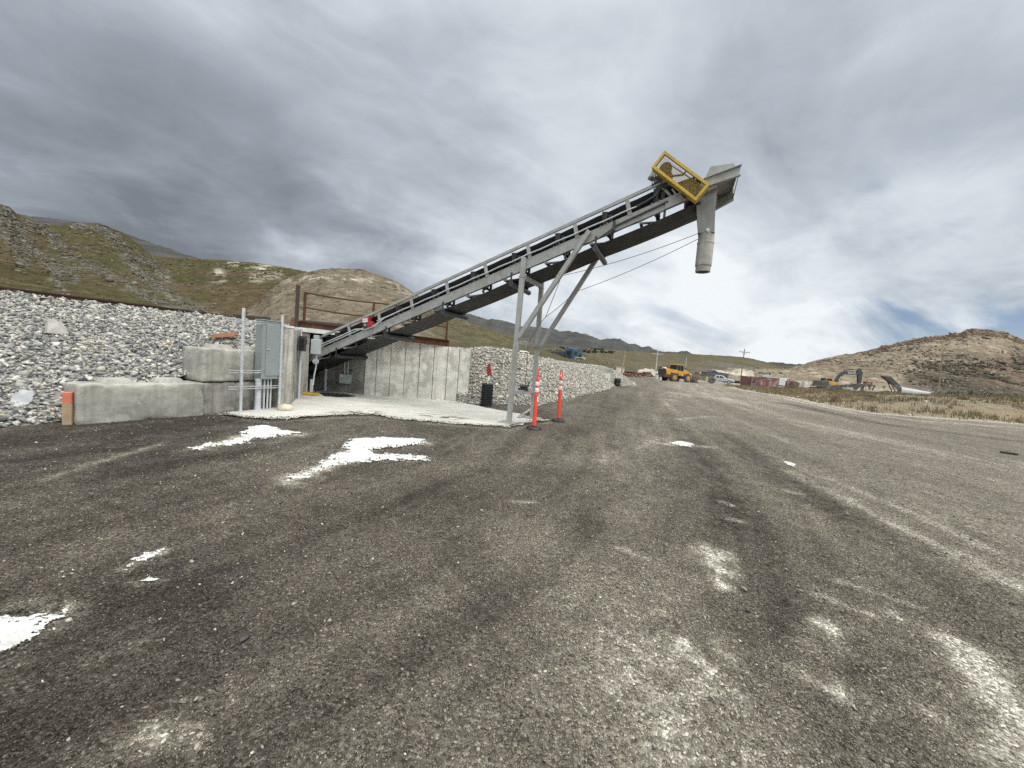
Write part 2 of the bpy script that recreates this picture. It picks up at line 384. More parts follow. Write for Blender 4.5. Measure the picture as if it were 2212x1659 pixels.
M['bluepaint'] = mat('peeling_blue_paint', (.052, .105, .17), .8, 0, .4, 1.2, 0, 50, .4, (.022, .02, .02), .95, .8)
M['cream'] = mat('cream_cladding', (.58, .54, .45), .7, 0, .06, 1)
M['tank'] = mat('pale_tank_steel', (.42, .435, .43), .55, .1, .1, .8, 0, 50, .2)
M['flag'] = mat('flag_ribbon', (.30, .028, .02), .7, 0, .2, 9)
M['sage'] = attr_mat('sagebrush_leaf', .95, .1, 0, 50, .25, 3)
M['grass'] = attr_mat('dry_grass', .95, .1, 0, 50, .3, 2)
M['rockcol'] = attr_mat('crushed_stone', .92, .3, 0, 50, .22, 14, .5, 26, .02)
M['peb'] = attr_mat('loose_gravel', .95, .15, 0, 50, .2, 60)
M['ground'] = attr_mat('gravel_ground', .97, .06, .62, 74, .28, 7.0, 1.0, 40, .014)
M['pad'] = attr_mat('dusty_slab', .92, .15, 0, 50, .12, 6, .3, 50, .008)

# ------------------------------------------------------------------ ground
EDGE = [(34, 60), G(1600, 843), (27, 38), G(1760, 872), G(1860, 890), (21.6, 22.6), G(2000, 903), G(2212, 917), (60, 22)]
EDGE = [tuple(map(float, p[:2])) for p in EDGE]
BANKPOLY = EDGE + [(400, 20), (400, 400), (60, 400), (40, 90)]
def gz(x, y):
    x = np.asarray(x, float); y = np.asarray(y, float)
    d, _ = pdist(x, y, EDGE); ins = inpoly(x, y, BANKPOLY)
    az = x / np.maximum(y, .1)
    h = np.interp(az, [.6, .75, .98, 1.15, 1.35, 2.2], [0, .18, .48, .92, 1.32, 1.45])
    cr_ = np.interp(az, [.62, .8, 1.5], [0, .38, .30])
    return np.where(ins, sst(0, 15, d) * h + cr_ * (sst(0, 8, d) - sst(11, 24, d)) + .25 * sst(.3, 3, d) * sst(.6, .9, az) * (fbm(x * .35, y * .35, 5) - .2), 0.0)

def ST(px, width, amt, soft=1.0): return ([tuple(G(*p)[:2]) for p in px], width, amt, soft)
STROKES = [
    ST([(1440, 862), (1405, 930), (1360, 1010), (1345, 1130), (1400, 1300), (1480, 1500), (1560, 1659)], .45, .26),
    ST([(1545, 1195), (1560, 1225)], .13, .9), ST([(1550, 1245), (1560, 1260)], .07, .8),
    ST([(1475, 1385), (1540, 1445)], .045, .6), ST([(1560, 1400), (1570, 1412)], .06, .4), ST([(1520, 1480), (1590, 1500)], .07, .3),
    ST([(2105, 1425), (2180, 1530), (2212, 1640)], .11, .65), ST([(2000, 1530), (2100, 1620)], .10, .35), ST([(2080, 1400), (2120, 1460)], .09, .7),
    ST([(1815, 1255), (1900, 1285), (1985, 1310)], .05, .5), ST([(1760, 1280), (1880, 1330)], .05, .4), ST([(1930, 1330), (2080, 1400)], .08, .45),
    ST([(1780, 1345), (1800, 1360)], .06, .7), ST([(1700, 1440), (1790, 1490)], .07, .35), ST([(1820, 1490), (1850, 1505)], .08, .5), ST([(1800, 1340), (1760, 1400)], .12, .4),
    ST([(1560, 1083), (1580, 1090)], .05, .9), ST([(1575, 1120), (1600, 1125)], .04, .6), ST([(1700, 1060), (1730, 1065)], .05, .7), ST([(1110, 1083), (1150, 1085)], .045, .8), ST([(1340, 1180), (1400, 1205)], .05, .5),
    ST([(1700, 1015), (1850, 1090), (2050, 1190), (2212, 1280)], .12, .42), ST([(1780, 1030), (1950, 1100), (2212, 1215)], .10, .3),
    ST([(1560, 935), (1700, 1035), (1900, 1150), (2050, 1250), (2212, 1390)], .30, -.24), ST([(1480, 930), (1560, 1050), (1640, 1200), (1720, 1350)], .28, -.22),
    ST([(2212, 1010), (1900, 950), (1620, 880), (1500, 845)], .9, .12), ST([(2212, 955), (1900, 915), (1700, 872)], .5, -.35), ST([(2212, 925), (2000, 910), (1850, 893), (1700, 862)], .25, .35),
    ST([(100, 1035), (220, 995), (350, 957)], .06, .5), ST([(0, 1110), (300, 1080), (700, 985), (1000, 955)], .35, .13), ST([(0, 1240), (400, 1130), (800, 1040), (1150, 985)], .3, .10),
    ST([(1240, 1000), (1500, 935), (1440, 870)], .25, .2), ST([(1180, 1000), (1330, 930), (1390, 870), (1380, 845)], .3, .18), ST([(1100, 1130), (1250, 1250), (1350, 1480)], .35, .16),
    ST([(0, 1000), (300, 945), (430, 930)], .8, -.15), ST([(300, 1400), (0, 1600)], .5, -.10), ST([(1460, 850), (1640, 870), (1800, 900)], 1.2, .1),
    ST([(1465, 905), (1540, 900)], .2, .25), ST([(470, 899), (580, 912), (727, 902), (804, 900), (940, 917), (1101, 929), (1185, 912)], .10, .35),
    ST([(440, 968), (540, 940), (640, 938)], .14, 1.0), ST([(620, 1040), (720, 1003), (800, 955), (910, 956)], .16, 1.0), ST([(780, 985), (915, 990)], .12, .95), ST([(-100, 1400), (0, 1370), (120, 1330)], .10, 1.0), ST([(280, 1222), (350, 1190)], .05, .7), ST([(300, 1256), (355, 1252)], .04, .6), ST([(1440, 958), (1540, 966)], .1, .6), ST([(330, 1580), (420, 1600)], .05, .6), ST([(20, 1310), (70, 1300)], .05, .4),
]
def lane(x, y):
    sideline = np.interp(y, [1.2, 2.6, 5.5, 8.5, 14, 24, 60, 200], [.9, 2.2, 3.7, 4.4, 6.0, 8.8, 24, 60])
    right = sst(-1.6, 2.2, (x - sideline) + 2.4 * (fbm(x * .5, y * .35, 3) - .5)); Rr = np.hypot(x, y)
    tw = fbm(x * 1.1 + y * .2, y * .28, 31, 5, .6); n2 = fbm(x * 2.3, y * 2.3, 41, 4); n3 = fbm(x * 9, y * 9, 51, 3)
    x_ = x - sideline; trk = fbm(x_ * 2.6 + 40, y * .16, 35, 5, .62); trk2 = fbm(x_ * 6 + 9, y * .3, 36, 3)
    dust = .06 + .14 * sst(-1.0, .15, x / np.maximum(y, .5)) + .40 * (trk - .5) + .20 * (trk2 - .5) + .30 * right + .15 * sst(14, 45, Rr) + .30 * (tw - .5) + .26 * (n2 - .5) + .22 * (n3 - .5); dz = 0 * x
    for pl, wd, amt, soft in STROKES:
        q, pp = pdist(x, y, pl)
        q = q + wd * 1.7 * (fbm(x * 3.0 / max(.3, wd * 3), y * 3.0 / max(.3, wd * 3), 77, 4, .6) - .5)
        k = np.exp(-np.clip(q / wd, 0, 9) ** 2)
        dust = dust + amt * k * np.clip(.2 + 1.6 * fbm(x * 14, y * 14, 91, 4, .65), .1, 1.7)
        if abs(amt) < .5 and wd > .2: dz = dz - .012 * k
    return np.clip(dust, -.12, 1.25), dz
def dust_col(dust):
    c0 = np.array([.084, .072, .060]); c1 = np.array([.222, .198, .160]); c2 = np.array([.50, .465, .395]); cdk = np.array([.058, .049, .041]); dd = np.asarray(dust)[..., None]
    return np.where(dd < 0, c0 + (cdk - c0) * np.clip(-dd / .12, 0, 1), np.where(dd < .6, c0 + (c1 - c0) * dd / .6, c1 + (c2 - c1) * np.clip((dd - .6) / .55, 0, 1)))
def build_ground():
    az = np.radians(np.concatenate([np.linspace(-180, -64, 24, endpoint=False), np.linspace(-64, 64, 660), np.linspace(64, 180, 25)[1:-1]]))
    r = np.concatenate([[.05], np.geomspace(.7, 60, 400), np.geomspace(63, 4000, 60)])
    A, Rr = np.meshgrid(az, r); x = Rr * np.sin(A); y = Rr * np.cos(A)
    d, _ = pdist(x, y, EDGE); ins = inpoly(x, y, BANKPOLY)
    dust, dz = lane(x, y); z = gz(x, y) + dz * (Rr < 30); col = dust_col(dust)
    # bank and yard: dry earth, straw and green patches
    g1 = fbm(x * .45, y * .45, 61, 5, .6)[..., None]; g2 = fbm(x * .12, y * .12, 71, 4)[..., None]; g3 = fbm(x * 1.6, y * 1.6, 66, 3)[..., None]
    soil = np.array([.25, .205, .15]) * (.55 + .9 * g1); straw = np.array([.265, .21, .135]) * (.7 + .6 * g1); green = np.array([.14, .15, .085])
    bank = soil + (straw - soil) * sst(.42, .62, g2 + .3 * (g3 - .5)) + 0; bank = bank + (green - bank) * sst(.56, .72, g1 + .35 * (g3 - .5)) * .7
    yard = np.array([.33, .315, .27]) * (.7 + .6 * g2)
    bank = bank + (yard - bank) * sst(14, 26, d)[..., None]
    chalk = np.array([.55, .51, .44]); bank = bank + (chalk - bank) * (np.exp(-(d / .9) ** 2)[..., None] * .7)
    col = np.where(ins[..., None], bank, col)
    wild = np.array([.20, .175, .12]) * (.6 + .8 * g2)
    col = np.where(ins[..., None], col, col + (wild - col) * sst(95, 160, Rr)[..., None])
    z = z + (.020 * (fbm(x * .8, y * .8, 21, 3) - .5) + .012 * (fbm(x * 3, y * 3, 22, 3) - .5)) * sst(.6, 2, Rr) * (Rr < 80) - .06 * sst(60, 200, Rr)
    na = len(az); nr = len(r); V_ = np.stack([x, y, z], -1).reshape(-1, 3)
    i = np.arange(na); j = np.arange(nr - 1); I, J = np.meshgrid(i, j); I2 = (I + 1) % na
    F_ = np.stack([J * na + I, J * na + I2, (J + 1) * na + I2, (J + 1) * na + I], -1).reshape(-1, 4)[:, ::-1]
    o = np_mesh('ground', V_, F_, M['ground'], col.reshape(-1, 3), True); tag(o, kind='structure')
build_ground()

# pale slab in front of the tunnel
def patch(name, poly, res, m, colf, z0, rag, nscale, zf=None, seed=3):
    P = np.array([p[:2] for p in poly]); x0, y0 = P.min(0) - .25; x1, y1 = P.max(0) + .25
    xs = np.arange(x0, x1, res); ys = np.arange(y0, y1, res); X, Y = np.meshgrid(xs, ys)
    d, _ = pdist(X, Y, list(map(tuple, P)) + [tuple(P[0])]); sd_ = np.where(inpoly(X, Y, P), d, -d)
    sd_ = sd_ + rag * (fbm(X * nscale, Y * nscale, seed, 5, .65) - .5) * 2
    keep = sd_ > 0
    if 'powder' in name:
        sd_ = sd_ + 2.6 * rag * (fbm(X * 6 + Y * 1.5, Y * 22, seed + 5, 4, .62) - .54); hf = fbm(X * 42, Y * 60, seed + 8, 3, .6)
        keep = ((sd_ > 0) & ~((hf < .33) & (sd_ < .09))) | ((sd_ > -1.3 * rag) & (hf > .66 - .1 * np.clip(sd_ / rag, -1, 0)))
    Z = z0 + (zf(X, Y, sd_) if zf else 0 * X); C_ = colf(X, Y, sd_)
    nx = len(xs); ny = len(ys); I, J = np.meshgrid(np.arange(nx - 1), np.arange(ny - 1)); q = np.stack([J * nx + I, J * nx + I + 1, (J + 1) * nx + I + 1, (J + 1) * nx + I], -1).reshape(-1, 4)
    kf = keep.ravel()[q].sum(1) >= 3; q = q[kf]; used = np.unique(q); rm = np.full(nx * ny, -1); rm[used] = np.arange(len(used))
    return np_mesh(name, np.stack([X, Y, Z], -1).reshape(-1, 3)[used], rm[q], m, C_.reshape(-1, 3)[used], True)
padpx = [(470, 896), (494, 901), (580, 908.5), (625, 905), (727, 899), (804, 897), (866, 908), (940, 913), (1042, 921), (1101, 925), (1130, 917), (1182, 909), (1138, 898), (1045, 881), (985, 869)]
PAD = [tuple(G(*p)[:2]) for p in padpx] + [(-1.6, 12.9), (-4.6, 12.9), (-9.5, 14.2), (-9.5, 12.4), (-6.3, 11.6), (-5.4, 8.6), (-5.7, 7.6)]
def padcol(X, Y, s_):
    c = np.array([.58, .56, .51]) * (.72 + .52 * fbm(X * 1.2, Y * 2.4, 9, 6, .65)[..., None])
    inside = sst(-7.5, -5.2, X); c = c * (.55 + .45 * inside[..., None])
    dk = sst(.50, .60, fbm(X * 4.5, Y * 11, 14, 5, .65)) * np.exp(-(np.minimum(pdist(X, Y, [G(900, 897)[:2], G(985, 905)[:2]])[0], pdist(X, Y, [G(740, 893)[:2], G(800, 890)[:2]])[0]) / .28) ** 2)
    return c + (np.array([.10, .09, .07]) - c) * dk[..., None]
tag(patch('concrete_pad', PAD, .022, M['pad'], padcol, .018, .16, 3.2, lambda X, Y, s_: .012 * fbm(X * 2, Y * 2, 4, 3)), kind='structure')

# ------------------------------------------------------------------ embankment
RAILZ = [(-20.5, 7.9, 2.62), (-13.5, 10.1, 2.40), (-10.0, 11.1, 2.26), (-6.9, 12.2, 2.10), (-3.4, 14.2, 1.74), (-1.8, 17.2, 1.56), (1.4, 25, 1.42), (5.0, 37.5, 1.34), (11.5, 60, 1.40), (14.2, 76, 1.42), (11.5, 88, 1.45), (5, 99, 1.5), (-8, 112, 1.5)]
loftB = [(-13.5, -1.5, -.1), (-9.4, 3.0, -.05), (-7.13, 5.32, -.03), (-6.98, 5.95, .02), (-6.92, 6.25, .40), (-6.45, 7.25, .58), (-6.25, 7.55, .85), (-6.0, 8.1, 1.18), (-5.75, 8.9, 1.22), (-6.2, 10.6, 1.5), (-6.75, 11.5, 1.75)]
loftT = [(-21.5, 7.6, 2.5), (-17.5, 8.75, 2.42), (-13.6, 9.95, 2.28), (-12.6, 10.25, 2.24), (-11.6, 10.55, 2.2), (-10.2, 10.95, 2.14), (-9.4, 11.2, 2.12), (-8.6, 11.4, 2.08), (-7.9, 11.6, 2.05), (-7.3, 11.85, 2.02), (-7.0, 12.0, 2.0)]
rB = [(-1.55, 12.66, .0), (-1.75, 12.45, -.02), (-1.2, 12.45, -.02), (-.2, 12.95, -.03), (.81, 13.55, -.03), (2.3, 16.5, -.03), (4.2, 21, -.03), (6.48, 26.4, -.03), (8.7, 32.5, -.03), (11.6, 36.2, -.03), (14, 44, -.03), (17.5, 60, -.03)]
rT = [(-2.4, 13.4, 1.72), (-2.0, 13.75, 1.74), (-1.5, 13.9, 1.74), tuple(D(1060, 754, 14.6)), tuple(D(1105, 761, 15.8)), tuple(D(1160, 773, 18.5)), tuple(D(1205, 782, 23)), tuple(D(1262, 789, 29)), tuple(D(1303, 792.5, 34.5)), tuple(D(1332, 803, 38)), (9.5, 46, 1.35), (12.5, 62, 1.35)]
def resample(pl, n):
    pl = np.array(pl, float); t = np.linspace(0, len(pl) - 1, n); return np.stack([np.interp(t, np.arange(len(pl)), pl[:, k]) for k in range(3)], 1)
def loft(B, T, n, m_, sag, seed):
    b = resample(B, n); t_ = resample(T, n); w_ = np.linspace(0, 1, m_)[None, :, None]
    P = b[:, None] * (1 - w_) + t_[:, None] * w_
    P[..., 2] += sag * np.sin(np.pi * w_[..., 0]) + .10 * (fbm(P[..., 0] * .9, P[..., 1] * .9, seed, 4) - .5)
    top = t_[:, None] + np.array([0, 0, 0]); back = t_.copy()                # flat crest behind
    k = np.array([0.35, .9354]); ext = [t_ + np.array([-.3 * d, .95 * d, .02]) for d in (1.5, 4.0)]
    down = t_ + np.array([-.3 * 9, .95 * 9, 0]); down[:, 2] = -.3
    P = np.concatenate([P] + [e[:, None] for e in ext] + [down[:, None]], 1)
    return P
def grid_faces(n, m_): I, J = np.meshgrid(np.arange(n - 1), np.arange(m_ - 1), indexing='ij'); return np.stack([I * m_ + J, (I + 1) * m_ + J, (I + 1) * m_ + J + 1, I * m_ + J + 1], -1).reshape(-1, 4)
PL = loft(loftB, loftT, 120, 30, .12, 4); PR = loft(rB, rT, 150, 30, .10, 8)
for nm, P in (('embankment', PL), ('embankment', PR)):
    c = np.tile(np.array([.22, .212, .195]), (P.shape[0] * P.shape[1], 1)); tag(np_mesh(nm, P.reshape(-1, 3), grid_faces(*P.shape[:2]), M['rockcol'], c, True), kind='structure')
def on_loft(P, rows, n, lo=0.0, hi=1.0):
    i = RNG.uniform(0, P.shape[0] - 1.001, n); j = RNG.uniform(lo * (rows - 1), hi * (rows - 1) - .001, n); a = i.astype(int); b = j.astype(int); fi = (i - a)[:, None]; fj = (j - b)[:, None]
    return P[a, b] * (1 - fi) * (1 - fj) + P[a + 1, b] * fi * (1 - fj) + P[a, b + 1] * (1 - fi) * fj + P[a + 1, b + 1] * fi * fj
def area_pts(P, rows, dens):                # even cover whatever the grid spacing
    Q = P[:, :rows]; e1 = Q[1:, :-1] - Q[:-1, :-1]; e2 = Q[:-1, 1:] - Q[:-1, :-1]; ar = np.linalg.norm(np.cross(e1, e2), axis=-1)
    cnt = RNG.poisson(ar * dens); a, b = np.where(cnt > 0); k = cnt[a, b]; a = np.repeat(a, k); b = np.repeat(b, k); u = RNG.random((len(a), 1)); v = RNG.random((len(a), 1))
    return Q[a, b] * (1 - u) * (1 - v) + Q[a + 1, b] * u * (1 - v) + Q[a, b + 1] * (1 - u) * v + Q[a + 1, b + 1] * u * v
def slope_hit(P, u_, v_, ys):                # where the line of sight meets the stone slope
    Q = P[:, :31].reshape(-1, 3)
    for y in np.arange(ys[0], ys[1], .04):
        p = D(u_, v_, y); i = np.argmin((Q[:, 0] - p[0]) ** 2 + (Q[:, 1] - p[1]) ** 2)
        if p[2] <= Q[i, 2] + .07: return p
    return D(u_, v_, ys[1])
def stone_cols(n, pal, wts, jit=.18):
    k = RNG.choice(len(pal), n, p=np.array(wts) / sum(wts)); return np.array(pal)[k] * RNG.uniform(1 - jit, 1 + jit, (n, 1))
pts = area_pts(PL, 30, 480); pts = pts[(pts[:, 0] > -17)]
sz = np.exp(RNG.normal(math.log(.044), .36, len(pts))); pts[:, 2] += RNG.uniform(-.025, .05, len(pts))
greys = [(.54, .52, .46), (.40, .39, .355), (.30, .295, .28), (.20, .20, .20), (.115, .12, .13), (.46, .41, .33)]
tag(scatter('riprap_stones', pts, sz, stone_cols(len(pts), greys, [.2, .24, .24, .16, .08, .08]), M['rockcol'], T_ROCK, .45), kind='stuff')
pts = area_pts(PR, 31, 300); sz = np.exp(RNG.normal(math.log(.050), .36, len(pts))); pts[:, 2] += RNG.uniform(-.02, .06, len(pts))
foot = on_loft(PR, 30, 900, 0, .03); foot[:, :2] += RNG.normal(0, .18, (900, 2)); foot[:, 2] = .02
pts = np.concatenate([pts, foot]); sz = np.concatenate([sz, np.exp(RNG.normal(math.log(.04), .4, 900))])
pale = [(.50, .475, .41), (.43, .41, .365), (.33, .312, .28), (.26, .245, .22), (.16, .15, .135), (.46, .385, .31)]
tag(scatter('limestone_riprap', pts, sz, stone_cols(len(pts), pale, [.3, .26, .2, .12, .06, .06]), M['rockcol'], T_ROCK, .7), kind='stuff')

# ------------------------------------------------------------------ loose gravel on the yard
def gravel():
    n = 640000; r = np.sqrt(RNG.uniform(.95 ** 2, 6.6 ** 2, n)); keep = RNG.random(n) < np.clip(1.5 - r / 4.4, .10, 1); r = r[keep]
    a = np.radians(RNG.uniform(-60, 60, len(r))); x = r * np.sin(a); y = r * np.cos(a); k = ~inpoly(x, y, PAD)
    q = np.stack([x, y, np.zeros_like(x)], 1) - CAM; wv = q @ fw; uu = CX + FPX * (q @ cr) / wv; vv = CY - FPX * (q @ cu) / wv
    k &= (uu > -160) & (uu < 2372) & (vv < 1760); x, y, r = x[k], y[k], r[k]
    dst, dz = lane(x, y); k = RNG.random(len(x)) > sst(.35, .95, dst) * .75; x, y, r, dst, dz = x[k], y[k], r[k], dst[k], dz[k]; n = len(x)
    sz = np.exp(RNG.normal(math.log(.0044), .36, n)) * (1 + .08 * r); z = sz * .25 + dz + (.020 * (fbm(x * .8, y * .8, 21, 3) - .5) + .012 * (fbm(x * 3, y * 3, 22, 3) - .5)) * sst(.6, 2, r)
    c = dust_col(np.clip(dst, -.1, .75)) * np.exp(RNG.normal(.22, .34, (n, 1))); lt = RNG.random(n) < .004; c[lt] = np.array([.50, .475, .42]) * RNG.uniform(.7, 1.2, (lt.sum(), 1))
    tag(scatter('loose_gravel', np.stack([x, y, z], 1), sz, np.clip(c, 0, .7), M['peb'], T_PEB, .45), kind='stuff')
    n = 7000; r = np.sqrt(RNG.uniform(1.2 ** 2, 15 ** 2, n)); a = np.radians(RNG.uniform(-56, 56, n)); x = r * np.sin(a); y = r * np.cos(a); k = ~inpoly(x, y, PAD); x, y, r = x[k], y[k], r[k]; k = (x > -6.2) & ~((x > -2) & (y > 12)); x, y, r = x[k], y[k], r[k]
    sz = np.exp(RNG.normal(math.log(.0115), .36, len(x))); c = stone_cols(len(x), [(.55, .52, .45), (.42, .40, .36), (.30, .28, .25), (.10, .095, .09)], [.07, .13, .30, .50])
    # gravel spread over the slab's ragged edge, along the blocks and over the rims of the powder
    e_ = []
    for pl, m_, sp in ((PAD[:13], 5200, .10), ([G(164, 919)[:2], G(436, 898)[:2], G(470, 896)[:2]], 700, .05), ([G(418, 970)[:2], G(545, 924)[:2], G(645, 937)[:2], G(560, 946)[:2]], 500, .07), ([G(610, 1042)[:2], G(750, 955)[:2], G(918, 950)[:2], G(810, 975)[:2], G(918, 988)[:2], G(700, 1012)[:2]], 1100, .08), ([G(0, 1338)[:2], G(128, 1326)[:2], G(0, 1415)[:2]], 260, .04)):
        p_ = resample([(*q, 0) for q in pl], m_)[:, :2]; e_.append(p_ + RNG.normal(0, sp, p_.shape))
    e_ = np.concatenate(e_); es = np.exp(RNG.normal(math.log(.009), .4, len(e_))); ec = dust_col(RNG.uniform(-.05, .25, len(e_))) * np.exp(RNG.normal(.2, .4, (len(e_), 1)))
    tag(scatter('edge_gravel', np.stack([e_[:, 0], e_[:, 1], np.where(inpoly(e_[:, 0], e_[:, 1], PAD), .028, .006) + es * .25], 1), es, np.clip(ec, 0, .6), M['peb'], T_PEB, .5), kind='stuff')
    tag(scatter('scattered_pebbles', np.stack([x, y, sz * .3], 1), sz, c, M['peb'], T_PEB, .5), kind='stuff')
gravel()

# ------------------------------------------------------------------ white powder spills
def spill(px, label, res=.012, h=.02, rag=.07, ns=5.0, seed=1):
    poly = [tuple(G(*p)[:2]) for p in px]; res *= .7; rag *= 1.25; ns *= 1.3
    o = patch('powder_spill', poly, res, M['lime'], lambda X, Y, s_: np.full(X.shape + (3,), .85), .008, rag, ns,
              lambda X, Y, s_: np.clip(s_ * .35, -.004, h) * (.6 + .8 * fbm(X * 9, Y * 9, 5, 4)), seed)
    tag(o, label, 'powder spill', 'white powder spills on the gravel')
spill([(415, 972), (430, 963), (500, 955), (540, 924), (570, 919), (610, 930), (648, 936), (600, 944), (560, 947), (510, 962)], 'streaked white powder spill on dark gravel just in front of the grey cabinet', .012, .02, .10, 4, 2)
spill([(692, 1008), (715, 985), (742, 978), (757, 952), (780, 947), (850, 946), (920, 950), (915, 960), (850, 966), (800, 972), (810, 980), (880, 985), (922, 987), (915, 994), (800, 997), (740, 1005), (680, 1020)], 'largest forked white powder spill, on dark gravel before the concrete pad', .011, .02, .09, 4, 6)
spill([(608, 1044), (625, 1032), (690, 1016), (670, 1030)], 'short thin trail of white powder near the largest spill', .008, .01, .05, 9, 3)
spill([(-160, 1370), (0, 1338), (60, 1330), (125, 1322), (132, 1334), (100, 1362), (60, 1385), (0, 1420), (-200, 1480)], 'thick white powder heap cut off by the left edge of the photo', .008, .022, .03, 9, 8)
spill([(278, 1224), (310, 1200), (352, 1186), (330, 1205)], 'faint small streak of white powder on the left foreground gravel', .005, .008, .035, 16, 4)
spill([(305, 1257), (325, 1248), (352, 1250), (330, 1262)], 'small crumbly dab of white powder below the faint streak', .004, .008, .012, 14, 5)
spill([(1445, 957), (1468, 953), (1500, 960), (1495, 966), (1470, 964)], 'small white powder spill right of the orange posts', .01, .015, .05, 8, 7)
spill([(1690, 996), (1705, 999), (1720, 1004), (1715, 1009), (1698, 1004)], 'small flat white scrap on the haul road', .008, .008, .015, 8, 7)

# ------------------------------------------------------------------ concrete blocks
def noisy_block(name, L, Wd, Ht, m, loc, rz, label, group, seed, humps=True):
    root = empty(name, loc, label, 'concrete block', rz, group)
    bm = bmesh.new(); bmesh.ops.create_cube(bm, size=1)
    for v in bm.verts: v.co = Vector((v.co.x * L + L / 2, v.co.y * Wd + Wd / 2, v.co.z * Ht + Ht / 2))
    bmesh.ops.bevel(bm, geom=[e for e in bm.edges], offset=.03, segments=2, affect='EDGES', profile=.5)
    bmesh.ops.subdivide_edges(bm, edges=[e for e in bm.edges if e.calc_length() > .2], cuts=22, use_grid_fill=True)
    for v in bm.verts:
        n = fbm(np.array([v.co.x * 6 + seed * 3]), np.array([v.co.z * 6 + v.co.y * 5]), seed, 4)[0] - .5
        e3 = sorted((min(abs(v.co.x), abs(L - v.co.x)), min(abs(v.co.z), abs(Ht - v.co.z)), min(abs(v.co.y), abs(Wd - v.co.y)))); edge = e3[0] + e3[1]
        v.co += (v.co - Vector((L / 2, Wd / 2, Ht / 2))).normalized() * (n * .016 - max(0, .10 - edge) / .10 * max(0, n + .08) * .16)
    me = bpy.data.meshes.new('body'); bm.to_mesh(me); bm.free()
    for p in me.polygons: p.use_smooth = True
    me.set_sharp_from_angle(angle=math.radians(40)); me.materials.append(m)
    o = bpy.data.objects.new('body', me); COL.objects.link(o); o.parent = root
    if humps:
        for k in range(2):
            cx = L * (.30 + .42 * k); h = MB()
            h.add([(cx - .2, .1, Ht - .01), (cx + .2, .1, Ht - .01), (cx + .2, Wd - .1, Ht - .01), (cx - .2, Wd - .1, Ht - .01), (cx - .15, .15, Ht + .075), (cx + .15, .15, Ht + .075), (cx + .15, Wd - .15, Ht + .075), (cx - .15, Wd - .15, Ht + .075)],
                  [(0, 1, 5, 4), (1, 2, 6, 5), (2, 3, 7, 6), (3, 0, 4, 7), (4, 5, 6, 7), (3, 2, 1, 0)])
            h.build('stacking_key', m, root, bevel=.012)
    lp = MB(); c = Vector((L * .51, Wd * .5, Ht - .02)); lp.tube([c + Vector((.07 * math.cos(t) * -1, 0, .07 * math.sin(t))) for t in np.linspace(0, math.pi, 9)], .009, 6); lp.build('lifting_loop', M['rust'], root)
    return root
def bearing(a, b): return math.atan2(b[1] - a[1], b[0] - a[0])
b0 = G(164, 919); b1 = G(436, 898); rz1 = bearing(b0, b1)
bg_ = 'stacked concrete retaining blocks'
noisy_block('concrete_block', 1.68, .6, .655, M['conc'], (b0[0], b0[1], -.03), rz1, 'long pale concrete block at ground level behind the orange tipped stake', bg_, 3)
q0 = b1 + np.array([-.07, .10, 0]); rz2 = bearing(q0, (-5.45, 8.75))
noisy_block('concrete_block', 1.36, .6, .655, M['conc_dk'], (q0[0], q0[1], -.04), rz2, 'dark lower concrete block behind the grey cabinet conduits', bg_, 5, False)
up = q0 + np.array([.03, -.05, 0])
noisy_block('concrete_block', 1.6, .6, .66, M['conc'], (up[0] - .03, up[1] + .02, .632), rz2, 'upper concrete block stacked on the other blocks beside the grey cabinet', bg_, 9)

# ------------------------------------------------------------------ tunnel walls
def poly_wall(name, plan, ztop, m, label, cat='wall', zbot=-.1, parts=None):
    root = empty(name, (plan[0][0], plan[0][1], 0), label, cat)
    mb = MB(); n = len(plan); P = [(p[0], p[1], zbot) for p in plan] + [(p[0], p[1], z) for p, z in zip(plan, ztop)]
    mb.add(P, [tuple(range(n - 1, -1, -1)), tuple(range(n, 2 * n))] + [(i, (i + 1) % n, n + (i + 1) % n, n + i) for i in range(n)])
    mb.build('wall_body', m, root, world=True, bevel=.012); return root
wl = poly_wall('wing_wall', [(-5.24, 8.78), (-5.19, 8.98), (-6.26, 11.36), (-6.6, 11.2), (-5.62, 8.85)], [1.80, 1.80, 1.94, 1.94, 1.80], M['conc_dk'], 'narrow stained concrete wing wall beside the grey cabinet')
PIER = [(-5.20, 8.62), (-5.10, 8.87), (-5.24, 9.16), (-5.56, 9.1), (-5.50, 8.76)]; pc_ = np.mean(PIER, 0)
MB().add([(*p, -.1) for p in PIER] + [(*p, 1.845) for p in PIER], [(4, 3, 2, 1, 0), (5, 6, 7, 8, 9), (0, 1, 6, 5), (1, 2, 7, 6), (2, 3, 8, 7), (3, 4, 9, 8), (4, 0, 5, 9)]).build('pier', M['conc_st'], wl, world=True, bevel=.012)
CP_ = [tuple(pc_ + (np.array(p) - pc_) * 1.06) for p in PIER]
MB().add([(*p, 1.847) for p in CP_] + [(*p, 1.895) for p in PIER], [(4, 3, 2, 1, 0), (5, 6, 7, 8, 9), (0, 1, 6, 5), (1, 2, 7, 6), (2, 3, 8, 7), (3, 4, 9, 8), (4, 0, 5, 9)]).build('cap', M['conc_pale'], wl, world=True)
